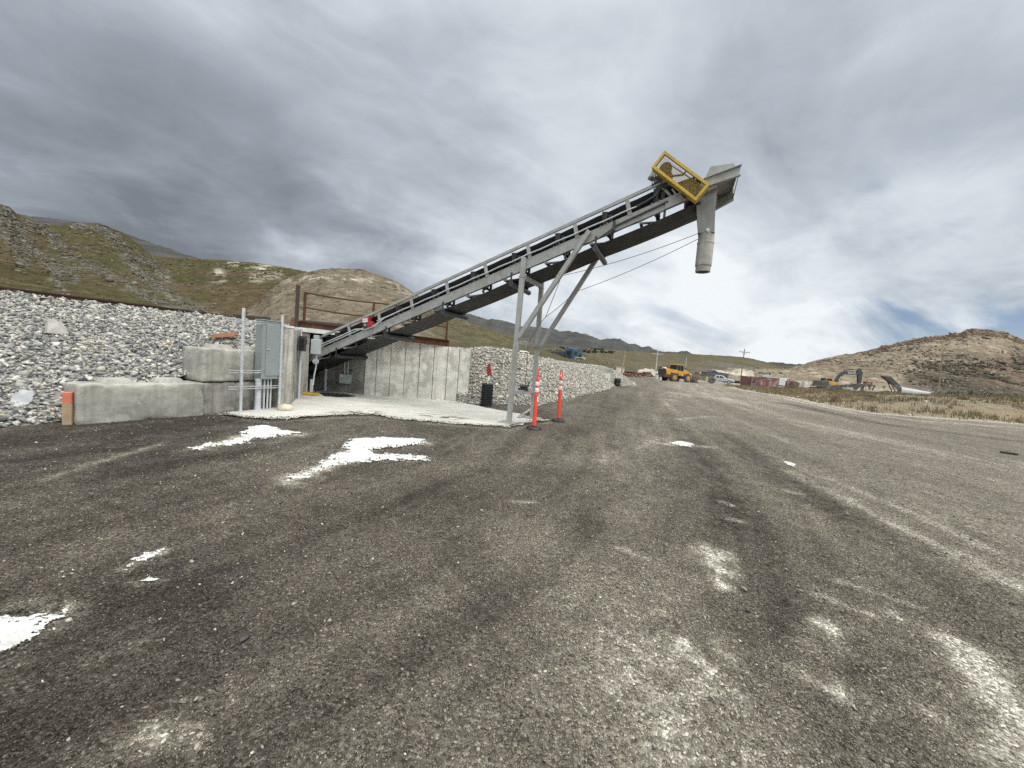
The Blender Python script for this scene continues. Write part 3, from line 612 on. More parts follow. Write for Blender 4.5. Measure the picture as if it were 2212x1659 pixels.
# headwall with formwork panels and joints
HW0, HW1 = np.array([-4.78, 12.42]), np.array([-1.42, 12.64])
hd = (HW1 - HW0) / np.linalg.norm(HW1 - HW0); hn = np.array([hd[1], -hd[0]]); HL = np.linalg.norm(HW1 - HW0)
hw = empty('retaining_wall', (HW0[0], HW0[1], 0), 'long pale board marked concrete wall behind the conveyor legs', 'wall')
zt = lambda s_: float(np.interp(s_, [0, HL], [1.93, 1.73]))
joints = [0, .36, .80, 1.26, 1.72, 2.18, 2.62, 3.0, HL]
mb = MB(); gaps = MB()
for i in range(len(joints) - 1):
    a, b = joints[i] + .012, joints[i + 1] - .012; jit = random.uniform(-.006, .006)
    f0 = HW0 + hd * a + hn * (.02 + jit); f1 = HW0 + hd * b + hn * (.02 + jit); g0 = HW0 + hd * a - hn * .10; g1 = HW0 + hd * b - hn * .10
    mb.add([(*f0, -.1), (*f1, -.1), (*g1, -.1), (*g0, -.1), (*f0, zt(a)), (*f1, zt(b)), (*g1, zt(b)), (*g0, zt(a))], [(3, 2, 1, 0), (4, 5, 6, 7), (0, 1, 5, 4), (1, 2, 6, 5), (2, 3, 7, 6), (3, 0, 4, 7)])
mb.build('board_panel', M['conc_w'], hw, world=True, bevel=.005)
f0 = HW0 + hn * .003; f1 = HW1 + hn * .003; g0 = HW0 - hn * .30; g1 = HW1 - hn * .30
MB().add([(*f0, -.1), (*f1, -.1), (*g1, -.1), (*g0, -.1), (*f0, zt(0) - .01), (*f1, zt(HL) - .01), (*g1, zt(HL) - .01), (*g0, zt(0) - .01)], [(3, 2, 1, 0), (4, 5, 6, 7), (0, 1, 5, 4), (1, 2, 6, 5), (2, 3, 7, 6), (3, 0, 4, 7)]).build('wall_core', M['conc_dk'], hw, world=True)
# tunnel behind the opening
tn = empty('tunnel', (-6.0, 12.4, 0), 'dark concrete tunnel mouth the conveyor belt comes out of', 'tunnel')
t0, t1 = np.array([-4.80, 12.44]), np.array([-9.2, 13.65]); td = (t1 - t0) / np.linalg.norm(t1 - t0); tn_ = np.array([td[1], -td[0]])
def slab(a, b, th, z0, z1, nrm):
    a, b, nrm = np.array(a), np.array(b), np.array(nrm); q = MB(); a2, b2 = a + nrm * th, b + nrm * th
    return q.add([(*a, z0), (*b, z0), (*b2, z0), (*a2, z0), (*a, z1), (*b, z1), (*b2, z1), (*a2, z1)], [(3, 2, 1, 0), (4, 5, 6, 7), (0, 1, 5, 4), (1, 2, 6, 5), (2, 3, 7, 6), (3, 0, 4, 7)])
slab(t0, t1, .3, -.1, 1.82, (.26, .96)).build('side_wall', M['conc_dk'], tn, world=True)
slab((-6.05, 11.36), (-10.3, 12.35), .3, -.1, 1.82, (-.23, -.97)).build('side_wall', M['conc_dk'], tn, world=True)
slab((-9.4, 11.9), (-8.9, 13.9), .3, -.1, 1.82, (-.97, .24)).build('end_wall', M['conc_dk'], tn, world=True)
MB().add([(-6.32, 11.18, 1.86), (-5.95, 11.36, 1.86), (-4.5, 12.46, 1.84), (-4.3, 12.9, 1.84), (-9.2, 14.2, 1.86), (-10.4, 12.0, 1.86), (-6.32, 11.18, 1.985), (-5.95, 11.36, 1.985), (-4.5, 12.46, 1.955), (-4.3, 12.9, 1.955), (-9.2, 14.2, 1.98), (-10.4, 12.0, 1.98)],
         [(5, 4, 3, 2, 1, 0), (6, 7, 8, 9, 10, 11), (0, 1, 7, 6), (1, 2, 8, 7), (2, 3, 9, 8), (3, 4, 10, 9), (4, 5, 11, 10), (5, 0, 6, 11)]).build('roof_slab', M['conc_pale'], tn, world=True)
MB().cyl((*(t0 + td * 1.45 - tn_ * -.0 + np.array([0, -.08])), 0), (*(t0 + td * 1.45 + np.array([0, -.08])), 1.8), .055).build('post', M['conduit'], tn, world=True)

# small junction box on the tunnel wall
jb = t0 + td * .62 + np.array([-.03, -.10])
r_ = empty('junction_box', (jb[0], jb[1], .35), 'small grey junction box on the stained wall under the conveyor', 'electrical box')
MB().box((jb[0], jb[1] - .01, .49), (.36, .16, .30)).build('enclosure', M['box'], r_, world=True, bevel=.012)
MB().box((jb[0] - .1, jb[1] - .094, .58), (.06, .006, .05)).build('sticker', M['white'], r_, world=True)
for dx in (-.05, .06): MB().tube([(jb[0] + dx, jb[1] + .01, .64), (jb[0] + dx, jb[1] + .01, 1.4)], .016).build('conduit', M['conduit'], r_, world=True)
MB().cyl((jb[0] + .1, jb[1] - .02, .78), (jb[0] + .22, jb[1] - .02, .77), .022).build('fitting', M['steel_dk'], r_, world=True)

# ------------------------------------------------------------------ railing, girder, track
rp0 = np.array([-6.38, 11.62]); rp1 = np.array(V(966, 700, (-2.1, 12.64), (0, 1))[:2]); rdv = (rp1 - rp0); RL = np.linalg.norm(rdv); rdv = rdv / RL
def rz_(s_, a, b): return a + (b - a) * s_ / RL
rp = lambda s_, z: (*(rp0 + rdv * s_), z)
gd = empty('steel_girder', rp(0, 1.95), 'long rusty steel girder spanning over the tunnel mouth under the railing', 'girder')
g = MB(); a0, a1 = (-.35, 2.07), (RL + .1, 1.90)
def gp(s_, z): return rp(s_, z)
zc0, zc1 = 2.09, 1.90
g.beam(gp(-.35, zc0), gp(RL + .1, zc1), .02, .20); g.beam(gp(-.35, zc0 + .1), gp(RL + .1, zc1 + .1), .15, .02); g.beam(gp(-.35, zc0 - .1), gp(RL + .1, zc1 - .1), .15, .02)
g.build('web_and_flanges', M['rust'], gd, world=True)
rl = empty('guard_railing', rp(0, 2.2), 'rusty brown pipe railing standing on the girder above the tunnel', 'railing')
for s_, nm in ((0, 'post'), (RL * .46, 'post'), (RL, 'post')):
    zb = rz_(s_, zc0, zc1) - (.10 if s_ < RL else .18)
    MB().beam(rp(s_, zb), rp(s_, rz_(s_, zc0, zc1) + .98), .06, .06).build(nm, M['rust'], rl, world=True)
for h in (.96, .52): MB().tube([rp(t, rz_(t, zc0, zc1) + h - .03 * math.sin(math.pi * t / RL * 2.1)) for t in np.linspace(0, RL, 14)], .024).build('rail', M['rust'], rl, world=True)
pq = rp0 + rdv * -.12
o = MB().beam((pq[0] - .03, pq[1] - .12, 1.98), (pq[0] - .02, pq[1] - .12, 3.22), .085, .06).build('leaning_post', M['dkpost'], None, off=(pq[0], pq[1], 1.95)); tag(o, 'dark weathered upright post beside the left end of the rusty railing', 'post')
o = MB().box((pq[0] - .13, pq[1] - .05, 2.10), (.12, .12, .34)).build('steel_stub', M['rust_o'], None, bevel=.006, off=(pq[0] - .13, pq[1] - .05, 1.93)); tag(o, 'short orange rusty steel stub on top of the wing wall', 'steel stub')

def smooth_line(pl, n):
    pl = np.array(pl, float); d = np.r_[0, np.cumsum(np.linalg.norm(np.diff(pl[:, :2], axis=0), axis=1))]; t = np.linspace(0, d[-1], n)
    q = np.stack([np.interp(t, d, pl[:, k]) for k in range(3)], 1)
    for _ in range(6): q[1:-1] = .25 * q[:-2] + .5 * q[1:-1] + .25 * q[2:]
    return q
RL_ = smooth_line(RAILZ, 260); tg = np.gradient(RL_, axis=0)[:, :2]; tg /= np.linalg.norm(tg, axis=1)[:, None]; nn = np.stack([-tg[:, 1], tg[:, 0]], 1)
tr = empty('railway_track', tuple(RL_[60] - np.array([0, 0, .2])), 'rusty railway track running along the top of the stone embankment', 'railway track')
prof = [(-.065, -.16), (.065, -.16), (.065, -.145), (.012, -.13), (.012, -.05), (.036, -.04), (.036, 0), (-.036, 0), (-.036, -.04), (-.012, -.05), (-.012, -.13), (-.065, -.145)]
for off_ in (.0, 1.5):
    q = RL_.copy(); q[:, :2] += nn * off_; MB().sweep(q, prof).build('rail', M['rail'], tr, world=True)
tie = None; cum = np.r_[0, np.cumsum(np.linalg.norm(np.diff(RL_[:, :2], axis=0), axis=1))]; kk = 0
for s_ in np.arange(3, 60, .62):
    c = np.array([np.interp(s_, cum, RL_[:, k]) for k in range(3)]); i = int(np.searchsorted(cum, s_)); ang = math.atan2(tg[i][1], tg[i][0])
    c[:2] += nn[i] * .75; c[2] -= .25
    if tie is None:
        tie = MB().box((0, 0, 0), (.22, 2.5, .17)).build('tie', M['tie'], tr, bevel=.01); tt = tie
    else: tt = tie.copy(); COL.objects.link(tt); tt.parent = tr
    tt.location = Vector(c) - tr.location; tt.rotation_euler = (0, 0, ang); kk += 1
for i, (u_, v_, L_) in enumerate([(545, 703, 1.0), (700, 728, 1.5), (480, 696, .8)]):
    c = D(u_, v_ - 14, 12.6); o = MB().box((0, 0, 0), (L_, .25, .16)).build('timber_baulk', M['tie'], None, bevel=.02)
    o.location = (c[0], 12.6 + .1 * i, 2.22 - .02 * i); o.rotation_euler = (0, 0, .25); tag(o, ['dark timber baulk lying on the embankment crest behind the grey cabinet', 'dark timber baulk lying behind the rusty railing near its left post', 'dark timber baulk on the crest left of the galvanised posts'][i], 'timber', 'dark timbers beside the railway track')

# ------------------------------------------------------------------ conveyor
ce = np.array([.92, -.39]); ce /= np.linalg.norm(ce); cn = np.array([-ce[1], ce[0]]); CN = np.array([-.017, 9.122]); SL = .3815; B0 = 3.585
def cv(s_, off, rel=0.0): q = CN + ce * s_ + cn * off; return Vector((q[0], q[1], B0 + SL * s_ + rel))
def ca(s_, off, z): q = CN + ce * s_ + cn * off; return Vector((q[0], q[1], z))
upv = Vector((-SL * ce[0], -SL * ce[1], 1)).normalized()
W_ = 1.05; S0, S1 = -8.6, 3.85
cvr = empty('belt_conveyor', (CN[0], CN[1], 0), 'long inclined grey belt conveyor rising out of the concrete tunnel', 'conveyor')
def part(mb, name, m, parent=None, **k): return mb.build(name, m, parent or cvr, world=True, **k)
for off in (0.0, W_):
    mb = MB(); sg = 1 if off == 0 else -1
    mb.beam(cv(S0, off, .11), cv(S1, off, .11), .012, .215, upv)
    for rel in (.008, .212): mb.beam(cv(S0, off + sg * .035, rel), cv(S1, off + sg * .035, rel), .075, .012, upv)
    part(mb, 'stringer', M['steel'])
# handrail on the near side only, and its short posts
part(MB().beam(cv(-6.75, 0, .585), cv(3.05, 0, .585), .05, .065, upv), 'handrail', M['steel'])
for k in range(9):
    s_ = -6.22 + 1.075 * k
    part(MB().beam(cv(s_, -.006, .20), cv(s_ - .09, -.006, .56), .02, .085, Vector((ce[0], ce[1], SL))), 'handrail_post', M['steel'])
# troughed carrying belt
prof = [(.09, .525), (.31, .285), (.74, .285), (.96, .525)]
mb = MB(); n = 46; P = []
for i in range(n):
    s_ = S0 + (3.55 - S0) * i / (n - 1); flat = float(sst(2.9, 3.5, s_)); sagv = -.012 * math.sin((s_ + 5.68) / 1.05 * 2 * math.pi) ** 2
    for dz_ in (0, -.016):
        for off, rel in prof: P.append(cv(s_, off, rel * (1 - flat) + .46 * flat + sagv + dz_))
F = []
for i in range(n - 1):
    a, b = i * 8, (i + 1) * 8
    for k in range(3): F += [(a + k, a + k + 1, b + k + 1, b + k), (a + 4 + k + 1, a + 4 + k, b + 4 + k, b + 4 + k + 1)]
    F += [(a + 4, a, b, b + 4), (a + 3, a + 7, b + 7, b + 3)]
mb.add(P, F); part(mb, 'carrying_belt', M['rubber'], smooth=50)
# return belt: sags a little between its rollers
mb = MB(); P = []; rs = [-7.5, -5.65, -3.85, -2.05, -.2, 1.72, 3.5]; n = 60
for i in range(n):
    s_ = S0 + (3.70 - S0) * i / (n - 1); kx = int(np.clip(np.searchsorted(rs, s_) - 1, 0, len(rs) - 2)); tt_ = np.clip((s_ - rs[kx]) / (rs[kx + 1] - rs[kx]), 0, 1)
    sg = -.115 - .02 * 4 * tt_ * (1 - tt_)
    for off in (.06, .99): P += [cv(s_, off, sg), cv(s_, off, sg - .016)]
F = []
for i in range(n - 1):
    a, b = 4 * i, 4 * i + 4; F += [(a, a + 2, b + 2, b), (a + 3, a + 1, b + 1, b + 3), (a + 1, a, b, b + 1), (a + 2, a + 3, b + 3, b + 2)]
mb.add(P, F); part(mb, 'return_belt', M['rubber'], smooth=50)
# idler sets
for s_ in [-7.7, -6.7, -5.68, -4.62, -3.5, -2.38, -1.25, -.18, .85, 1.86, 2.86]:
    fr = MB(); fr.beam(cv(s_, .03, .235), cv(s_, W_ - .03, .235), .07, .02, upv)
    for off in (.07, W_ - .07): fr.beam(cv(s_ + .02, off, .22), cv(s_ + .02, off, .49), .05, .05, cn.tolist() + [0])
    for off in (.36, W_ - .36): fr.beam(cv(s_, off, .22), cv(s_, off, .27), .03, .03, cn.tolist() + [0])
    ido = part(fr, 'idler', M['steel_dk'])
    for a, b in (((.095, .455), (.325, .245)), ((.35, .235), (W_ - .35, .235)), ((W_ - .325, .245), (W_ - .095, .455))):
        part(MB().cyl(cv(s_, *a), cv(s_, *b), .055, 14), 'roller', M['roller'], ido)
    part(MB().cyl(cv(s_, .0, .50), cv(s_, .07, .20), .062, 16).cyl(cv(s_ + .11, .03, .40), cv(s_ + .13, .08, .21), .05, 12), 'end_cover', M['roller'], ido)
    for q in (-.07, .07): part(MB().cyl(cv(s_ + q, -.012, .20), cv(s_ + q, -.012, .245), .012, 6), 'bolt', M['steel'], ido)
# return rollers with hanger brackets
for s_ in rs[:-1]:
    hb = MB()
    for off in (-.02, W_ + .02): hb.beam(cv(s_, off, .05), cv(s_, off, -.20), .045, .012, cn.tolist() + [0])
    rr = part(MB().cyl(cv(s_, -.02, -.20), cv(s_, W_ + .14, -.20), .062, 18), 'return_roller', M['roller']); part(hb, 'hanger', M['steel_dk'], rr)
# lacing under the frame
k = 0
for s_ in np.arange(-7.4, 3.4, 1.0):
    part(MB().beam(cv(s_, .02, -.03), cv(s_, W_ - .02, -.03), .06, .05, upv), 'cross_member', M['steel'])
    part(MB().beam(cv(s_, .04, -.055), cv(s_ + .9, W_ - .04, -.055), .05, .03, upv), 'diagonal_lacing', M['steel'])
    for off in (.045,): part(MB().beam(cv(s_ + .45, off, .0), cv(s_ + .45, off, -.13), .045, .045, cn.tolist() + [0]), 'hanger_bracket', M['steel_dk'])
# conduit and pull cord along the near side
part(MB().tube([cv(t, -.045, .30 + .006 * math.sin(t * 9)) for t in np.linspace(-4.15, 2.55, 40)], .017, 8), 'conduit', M['conduit'])
part(MB().tube([cv(-6.55, -.05, .36), cv(-6.1, -.05, .33), cv(-5.4, -.05, .33), cv(-4.95, -.05, .335), cv(-4.75, -.055, .28), cv(-4.55, -.06, .20), cv(-4.3, -.06, .185), cv(-4.05, -.06, .24), cv(-3.9, -.055, .29), cv(-3.6, -.045, .30)], .018, 8), 'flexible_conduit', M['conduit'])
part(MB().tube([cv(t, -.05, .27) for t in np.linspace(-6.5, -4.55, 12)], .016, 8), 'conduit', M['conduit'])
sw = cv(-4.52, -.02, .38); rt = Matrix.Rotation(math.atan2(ce[1], ce[0]), 3, 'Z') @ Matrix.Rotation(-.12, 3, 'Y')
red = part(MB().box(sw, (.22, .16, .30), rt), 'emergency_switch', M['red'], bevel=.018)
part(MB().box(sw + rt @ Vector((0, -.083, .06)), (.17, .008, .10), rt), 'label_plate', M['white'], red)
part(MB().box(sw + rt @ Vector((.0, -.088, .065)), (.15, .004, .014), rt), 'label_line', M['steel_dk'], red)
part(MB().box(sw + rt @ Vector((0, -.083, -.07)), (.15, .008, .11), rt), 'cover', M['mud'], red)
part(MB().cyl(sw + rt @ Vector((.0, -.082, -.07)), sw + rt @ Vector((.0, -.10, -.07)), .03, 10), 'button', M['box'], red)
part(MB().box(sw + rt @ Vector((.16, 0, -.06)), (.12, .14, .16), rt), 'switch_body', M['red'], red, bevel=.02)
# legs, braces
LGN0, LGN1 = ca(.04, -.055, .02), ca(.10, -.055, B0 + .30); LGF0, LGF1 = ca(.20, W_ + .055, .02), ca(.16, W_ + .055, B0 + .27)
for a, b in ((LGN0, LGN1), (LGF0, LGF1)):
    lg = part(MB().beam(a, b, .105, .105, cn.tolist() + [0]), 'leg', M['steel'], bevel=.006)
    pl = MB().box((a.x, a.y, .034), (.42, .34, .02), Matrix.Rotation(math.atan2(ce[1], ce[0]), 3, 'Z'))
    part(pl, 'base_plate', M['steel'], lg)
    md = a.lerp(b, .885); part(MB().box(md, (.125, .125, .02), Matrix.Rotation(math.atan2(ce[1], ce[0]), 3, 'Z')), 'splice_plate', M['steel'], lg)
part(MB().beam(ca(.12, -.055, 2.04), ca(1.57, -.05, 4.40), .10, .10, cn.tolist() + [0]), 'raking_brace', M['steel'], bevel=.006)
part(MB().beam(ca(.24, W_ + .055, 1.88), ca(1.60, W_ + .05, 4.25), .10, .10, cn.tolist() + [0]), 'raking_brace', M['steel'], bevel=.006)
for z in (3.46, 1.93, .74):
    a = LGN0.lerp(LGN1, (z - .02) / (LGN1.z - .02)); b = LGF0.lerp(LGF1, (z - .02) / (LGF1.z - .02)); d = (b - a).normalized() * .05
    part(MB().beam(a + d, b - d, .09, .09), 'cross_brace', M['steel'], bevel=.005)
wn = ca(.1, .55, .80); wc = part(MB().box(wn, (.22, .16, .06), Matrix.Rotation(.9, 3, 'Z')).cyl(wn + Vector((-.08, 0, .07)), wn + Vector((.1, .02, .07)), .045, 12), 'hand_winch', M['steel_dk'])
part(MB().beam(wn + Vector((.1, 0, .06)), wn + Vector((.14, .02, .20)), .015, .03), 'crank', M['steel_dk'], wc)
# ropes and cables
def sagline(a, b, sag, n=14): a, b = Vector(a), Vector(b); return [a.lerp(b, t) + Vector((0, 0, -sag * 4 * t * (1 - t))) for t in np.linspace(0, 1, n)]
c1a = ca(1.02, -.0, 3.47); c1b = ca(3.72, .28, 4.34); c2a = ca(1.05, W_ + .1, 3.33); c2b = ca(3.72, .33, 4.24)
part(MB().tube(sagline(c1b, c1a, .07), .006, 5), 'cable', M['steel_dk']); part(MB().tube(sagline(c2b, c2a, .06), .006, 5), 'cable', M['steel_dk'])
kn = ca(.55, .5, 2.60)
part(MB().tube(sagline(c1a, kn, .01, 6), .007, 5), 'cable', M['steel_dk']); part(MB().tube(sagline(c2a, kn, .03, 6), .007, 5), 'cable', M['steel_dk'])
part(MB().tube([kn, kn + Vector((-.1, .02, -.12)), ca(.16, .5, 1.97), ca(.15, .55, .88)], .007, 5), 'cable', M['steel_dk'])
# head end: side plates, hood, chute, pipe
hd_ = MB(); th = .012
for (pts_, off) in (([(3.05, .0), (3.95, .0), (3.95, .16), (3.05, .22)], -.03), ([(3.05, -.05), (4.30, .02), (4.33, .26), (3.05, .26)], W_ + .02)):
    hd_.prism([cv(a, off, b) for a, b in pts_], Vector((cn[0], cn[1], 0)) * th)
hd_.prism([cv(3.70, -.05, .09), cv(4.28, -.05, .03), cv(4.30, -.05, .20), cv(3.72, -.05, .255)], Vector((cn[0], cn[1], 0)) * th)           # near cheek
hd_.prism([cv(3.70, -.10, .245), cv(4.32, -.10, .195), cv(4.32, -.10, .208), cv(3.70, -.10, .258)], Vector((cn[0], cn[1], 0)) * .08)        # flange
hd_.prism([cv(3.74, -.10, .07), cv(4.32, -.10, .01), cv(4.32, -.10, .022), cv(3.74, -.10, .082)], Vector((cn[0], cn[1], 0)) * .08)
hd_.prism([cv(4.28, -.05, .02), cv(4.30, -.05, .20), cv(4.34, W_ + .02, .25), cv(4.32, W_ + .02, .03)], Vector((ce[0], ce[1], .3)) * .012)      # front
hd_.prism([cv(3.72, -.05, .25), cv(4.30, -.05, .20), cv(4.30, W_ + .03, .24), cv(3.72, W_ + .03, .28)], Vector((0, 0, .012)))                  # lid
part(hd_, 'head_hood', M['steel'])
cvp = MB(); cvp.prism([cv(3.71, -.0, .255), cv(3.80, .0, .465), cv(4.18, .0, .335), cv(4.25, .0, .21)], Vector((cn[0], cn[1], 0)) * (W_))
part(cvp, 'hood_cover', M['steel'])
part(MB().prism([cv(3.75, W_ - .05, -.10), cv(4.34, W_ - .05, .0), cv(4.34, W_ - .05, .02), cv(3.75, W_ - .05, -.08)], Vector((cn[0], cn[1], 0)) * .09), 'hood_flange', M['steel'])
part(MB().prism([cv(3.75, W_ - .02, -.08), cv(4.33, W_ - .02, .02), cv(4.33, W_ - .02, .15), cv(3.75, W_ - .02, .15)], Vector((cn[0], cn[1], 0)) * .01), 'hood_skirt', M['steel'])
CHc = 3.87
ch = MB(); zt0, zt1 = 4.96, 4.35; oa, ob = .10, .60
T8 = [ca(3.60, oa, zt0), ca(3.95, oa, zt0), ca(3.99, ob, zt0), ca(3.62, ob, zt0), ca(3.715, .30, zt1), ca(4.005, .30, zt1), ca(4.01, .58, zt1), ca(3.72, .58, zt1)]
ch.add(T8, [(0, 1, 5, 4), (1, 2, 6, 5), (2, 3, 7, 6), (3, 0, 4, 7)]); ch.add([p + Vector((0, 0, .0)) for p in (T8[0], T8[1], T8[2], T8[3])] + [ca(3.58, oa - .01, 5.12), ca(3.96, oa - .01, 5.16), ca(4.0, ob, 5.16), ca(3.6, ob, 5.12)], [(0, 1, 5, 4), (1, 2, 6, 5), (2, 3, 7, 6), (3, 0, 4, 7)])
part(ch, 'chute', M['steel'], smooth=20)
pc = ca(CHc, .44, 0); pipe = MB()
pipe.lathe([(.150, 4.38), (.150, 4.20), (.160, 4.19), (.160, 4.165), (.154, 4.16), (.155, 3.72), (.140, 3.715), (.140, 3.60), (.130, 3.60), (.130, 4.3)], (pc.x, pc.y, 0), 24)
part(pipe, 'discharge_pipe', M['conc'])
part(MB().cyl(ca(3.86, .28, 4.40), ca(3.90, .25, 4.37), .028, 10), 'shackle', M['white'])
# drive guard
ga = [cv(0, 0)] ; c4 = [ca(2.957, -.25, 5.782), ca(2.744, -.25, 5.498), ca(3.60, -.25, 4.775), ca(3.805, -.25, 5.065)]
gx = (c4[2] - c4[1]).normalized(); gy = (c4[0] - c4[1]).normalized(); gn = Vector((cn[0], cn[1], 0)); gw = (c4[2] - c4[1]).length; gh = (c4[0] - c4[1]).length; g0_ = c4[1]
gq = lambda a, b, d=0: g0_ + gx * a + gy * b + gn * d
fr = MB(); fw_ = .048
for a0_, b0_, a1_, b1_ in ((0, 0, gw, 0), (0, gh, gw, gh), (0, 0, 0, gh), (gw, 0, gw, gh)):
    hz = a0_ != a1_
    if hz: fr.beam(gq(a0_, b0_ + (fw_ / 2 if b0_ == 0 else -fw_ / 2), .02), gq(a1_, b1_ + (fw_ / 2 if b0_ == 0 else -fw_ / 2), .02), .05, fw_, gy)
    else: fr.beam(gq(a0_ + (fw_ / 2 if a0_ == 0 else -fw_ / 2), fw_, .018), gq(a1_ + (fw_ / 2 if a0_ == 0 else -fw_ / 2), gh - fw_, .018), .046, fw_, gx)
gf = part(fr, 'drive_guard', M['yellow'])
bx_ = MB()
for b_ in (0.004, gh - .004): bx_.beam(gq(0.004, b_, .10), gq(gw - .004, b_, .10), .15, .006, gy)
for a_ in (0.004, gw - .004): bx_.beam(gq(a_, .01, .10), gq(a_, gh - .01, .10), .15, .006, gx)
part(bx_, 'guard_casing', M['yellow'], gf)
ms = MB(); st = .034
for k in range(int((gw - .1) / st)):
    for j in range(int((gh - .1) / st)):
        a_, b_ = .05 + k * st, .05 + j * st
        for da, db in ((st / 2, st / 2),):
            ms.beam(gq(a_, b_, .03), gq(a_ + st / 2, b_ + st / 2, .03), .004, .0075, gn); ms.beam(gq(a_ + st / 2, b_ + st / 2, .034), gq(min(a_ + st, gw - .05), b_, .034), .004, .0075, gn)
            if b_ + st < gh - .03: ms.beam(gq(a_ + st / 2, b_ + st / 2, .03), gq(a_ + st / 2, b_ + st, .03), .004, .0075, gn)
part(ms, 'guard_mesh', M['yellow'], gf, smooth=0)
pu = MB(); pu.cyl(gq(.20, .17, .12), gq(.20, .17, .20), .115, 22); part(pu, 'motor_pulley', M['steel_dk'], gf)
pu = MB(); pu.cyl(gq(.84, .15, .12), gq(.84, .15, .20), .165, 26); part(pu, 'head_pulley_sheave', M['steel_dk'], gf)
bl = MB(); bl.beam(gq(.22, .275, .16), gq(.82, .30, .16), .012, .02, gn); bl.beam(gq(.2, .06, .16), gq(.84, .0, .16), .012, .02, gn); part(bl, 'drive_belt', M['blk'], gf)
ar = MB(); ar.beam(gq(.30, .05, .15), gq(.56, .27, .15), .02, .05, gn); ar.beam(gq(.56, .27, .15), gq(.56, .33, .15), .02, .04, gn); ar.prism([gq(.30, .03, .14), gq(.50, .03, .14), gq(.40, .16, .14), gq(.28, .2, .14)], gn * .02); part(ar, 'tensioner_arm', M['steel_dk'], gf)
mo = MB(); mo.cyl(gq(.18, .12, .28), gq(.18, .12, .78), .125, 18); mo.beam(gq(.05, -.01, .5), gq(.42, -.05, .5), .5, .04, gy)
part(mo, 'drive_motor', M['steel_dk']); part(MB().box(gq(.02, -.02, .30), (.12, .14, .16), Matrix.Rotation(.4, 3, 'Y')), 'terminal_box', M['steel'], bevel=.015)
part(MB().beam(gq(.1, -.06, .3), cv(3.25, .12, .10), .05, .05), 'motor_support', M['steel']); part(MB().beam(gq(.55, -.02, .24), cv(3.25, .02, .18), .16, .03, ce.tolist() + [0]), 'motor_support', M['steel'])
e0 = gq(.06, -.06, .22); part(MB().tube([e0, e0 + Vector((.01, 0, -.16)), cv(2.92, -.05, .62), cv(2.96, -.05, .48), cv(2.86, -.05, .36), cv(2.68, -.05, .31), cv(2.5, -.045, .30)], .022, 8), 'flexible_conduit', M['ldr_dk'])
sh = MB(); sh.cyl(cv(3.62, -.14, .22), cv(3.62, W_ + .1, .22), .045, 14); part(sh, 'head_shaft', M['steel_dk'])
part(MB().cyl(cv(3.56, .08, .20), cv(3.56, W_ - .08, .20), .18, 24), 'head_pulley', M['rubber'])
tk = MB(); tk.beam(cv(2.10, -.03, .09), cv(3.1, -.03, .13), .03, .03, upv); tk.beam(cv(2.08, -.045, .0), cv(2.08, -.045, .20), .05, .03, cn.tolist() + [0]); tk.prism([cv(1.75, -.03, -.02), cv(2.1, -.03, .1), cv(2.1, -.03, -.03)], gn * .02); part(tk, 'belt_takeup', M['steel_dk'])

# ------------------------------------------------------------------ electrical stand
pA = np.array([-5.48, 7.76]); pB = pA + .81 * np.array([.42, .9075]); pd_ = (pB - pA); PLn = np.linalg.norm(pd_); pd_ = pd_ / PLn; pn_ = np.array([pd_[1], -pd_[0]])
pp = lambda s_, o_, z: (*(pA + pd_ * s_ + pn_ * o_), z)
stn = empty('electrical_stand', (pA[0], pA[1], 0), 'galvanised two post strut frame in front of the concrete blocks', 'frame')
zA = float(V(531, 666, pA, pn_)[2]); zB = float(V(615, 682, pB, pn_)[2])
for s_, z in ((0, zA), (PLn, zB)): MB().cyl(pp(s_, .0, .0), pp(s_, .0, z), .031, 16).build('post', M['galv'], stn, world=True)
for z in (.50, .83, 1.86):
    for dz in (0, .045): MB().beam(pp(-.22 if z < 1 else -.35, -.045, z + dz), pp(PLn + .12, -.045, z + dz), .03, .018).build('strut', M['galv'], stn, world=True)
    cl_ = MB(); [cl_.cyl(pp(s_, 0, z + .0), pp(s_, 0, z + .035), .037, 14) for s_ in (0, PLn)]; cl_.build('clamp', M['galv'], stn, world=True)
cb = empty('electrical_cabinet', pp(PLn * .55, -.1, .72), 'tall grey green steel electrical cabinet hung between galvanised posts', 'cabinet')
cA = V(566, 760, pA - pn_ * .03, pn_); cB = V(609.5, 760, pA - pn_ * .03, pn_); sA = float((cA[:2] - pA) @ pd_); sB = float((cB[:2] - pA) @ pd_)
zt_ = float(V(570, 692, pA - pn_ * .03, pn_)[2]); zb_ = float(V(562, 819, pA - pn_ * .03, pn_)[2])
prs = lambda s0_, s1_, o0, o1, z0, z1: MB().add([pp(s0_, o0, z0), pp(s1_, o0, z0), pp(s1_, o1, z0), pp(s0_, o1, z0), pp(s0_, o0, z1), pp(s1_, o0, z1), pp(s1_, o1, z1), pp(s0_, o1, z1)], [(3, 2, 1, 0), (4, 5, 6, 7), (0, 1, 5, 4), (1, 2, 6, 5), (2, 3, 7, 6), (3, 0, 4, 7)])
prs(sA, sB, -.03, -.27, zb_, zt_).build('case', M['cabinet'], cb, world=True, bevel=.006)
prs(sA - .012, sB + .012, -.015, -.285, zt_, zt_ + .022).build('rain_lip', M['cabinet'], cb, world=True, bevel=.004)
ww = sB - sA
dr = prs(sA + ww * .17, sB - ww * .10, -.012, -.03, zb_ + .07, zt_ - .07).build('door', M['cabinet'], cb, world=True, bevel=.006)
hx = sA + ww * .22; hz_ = (zb_ + zt_) / 2 + .02
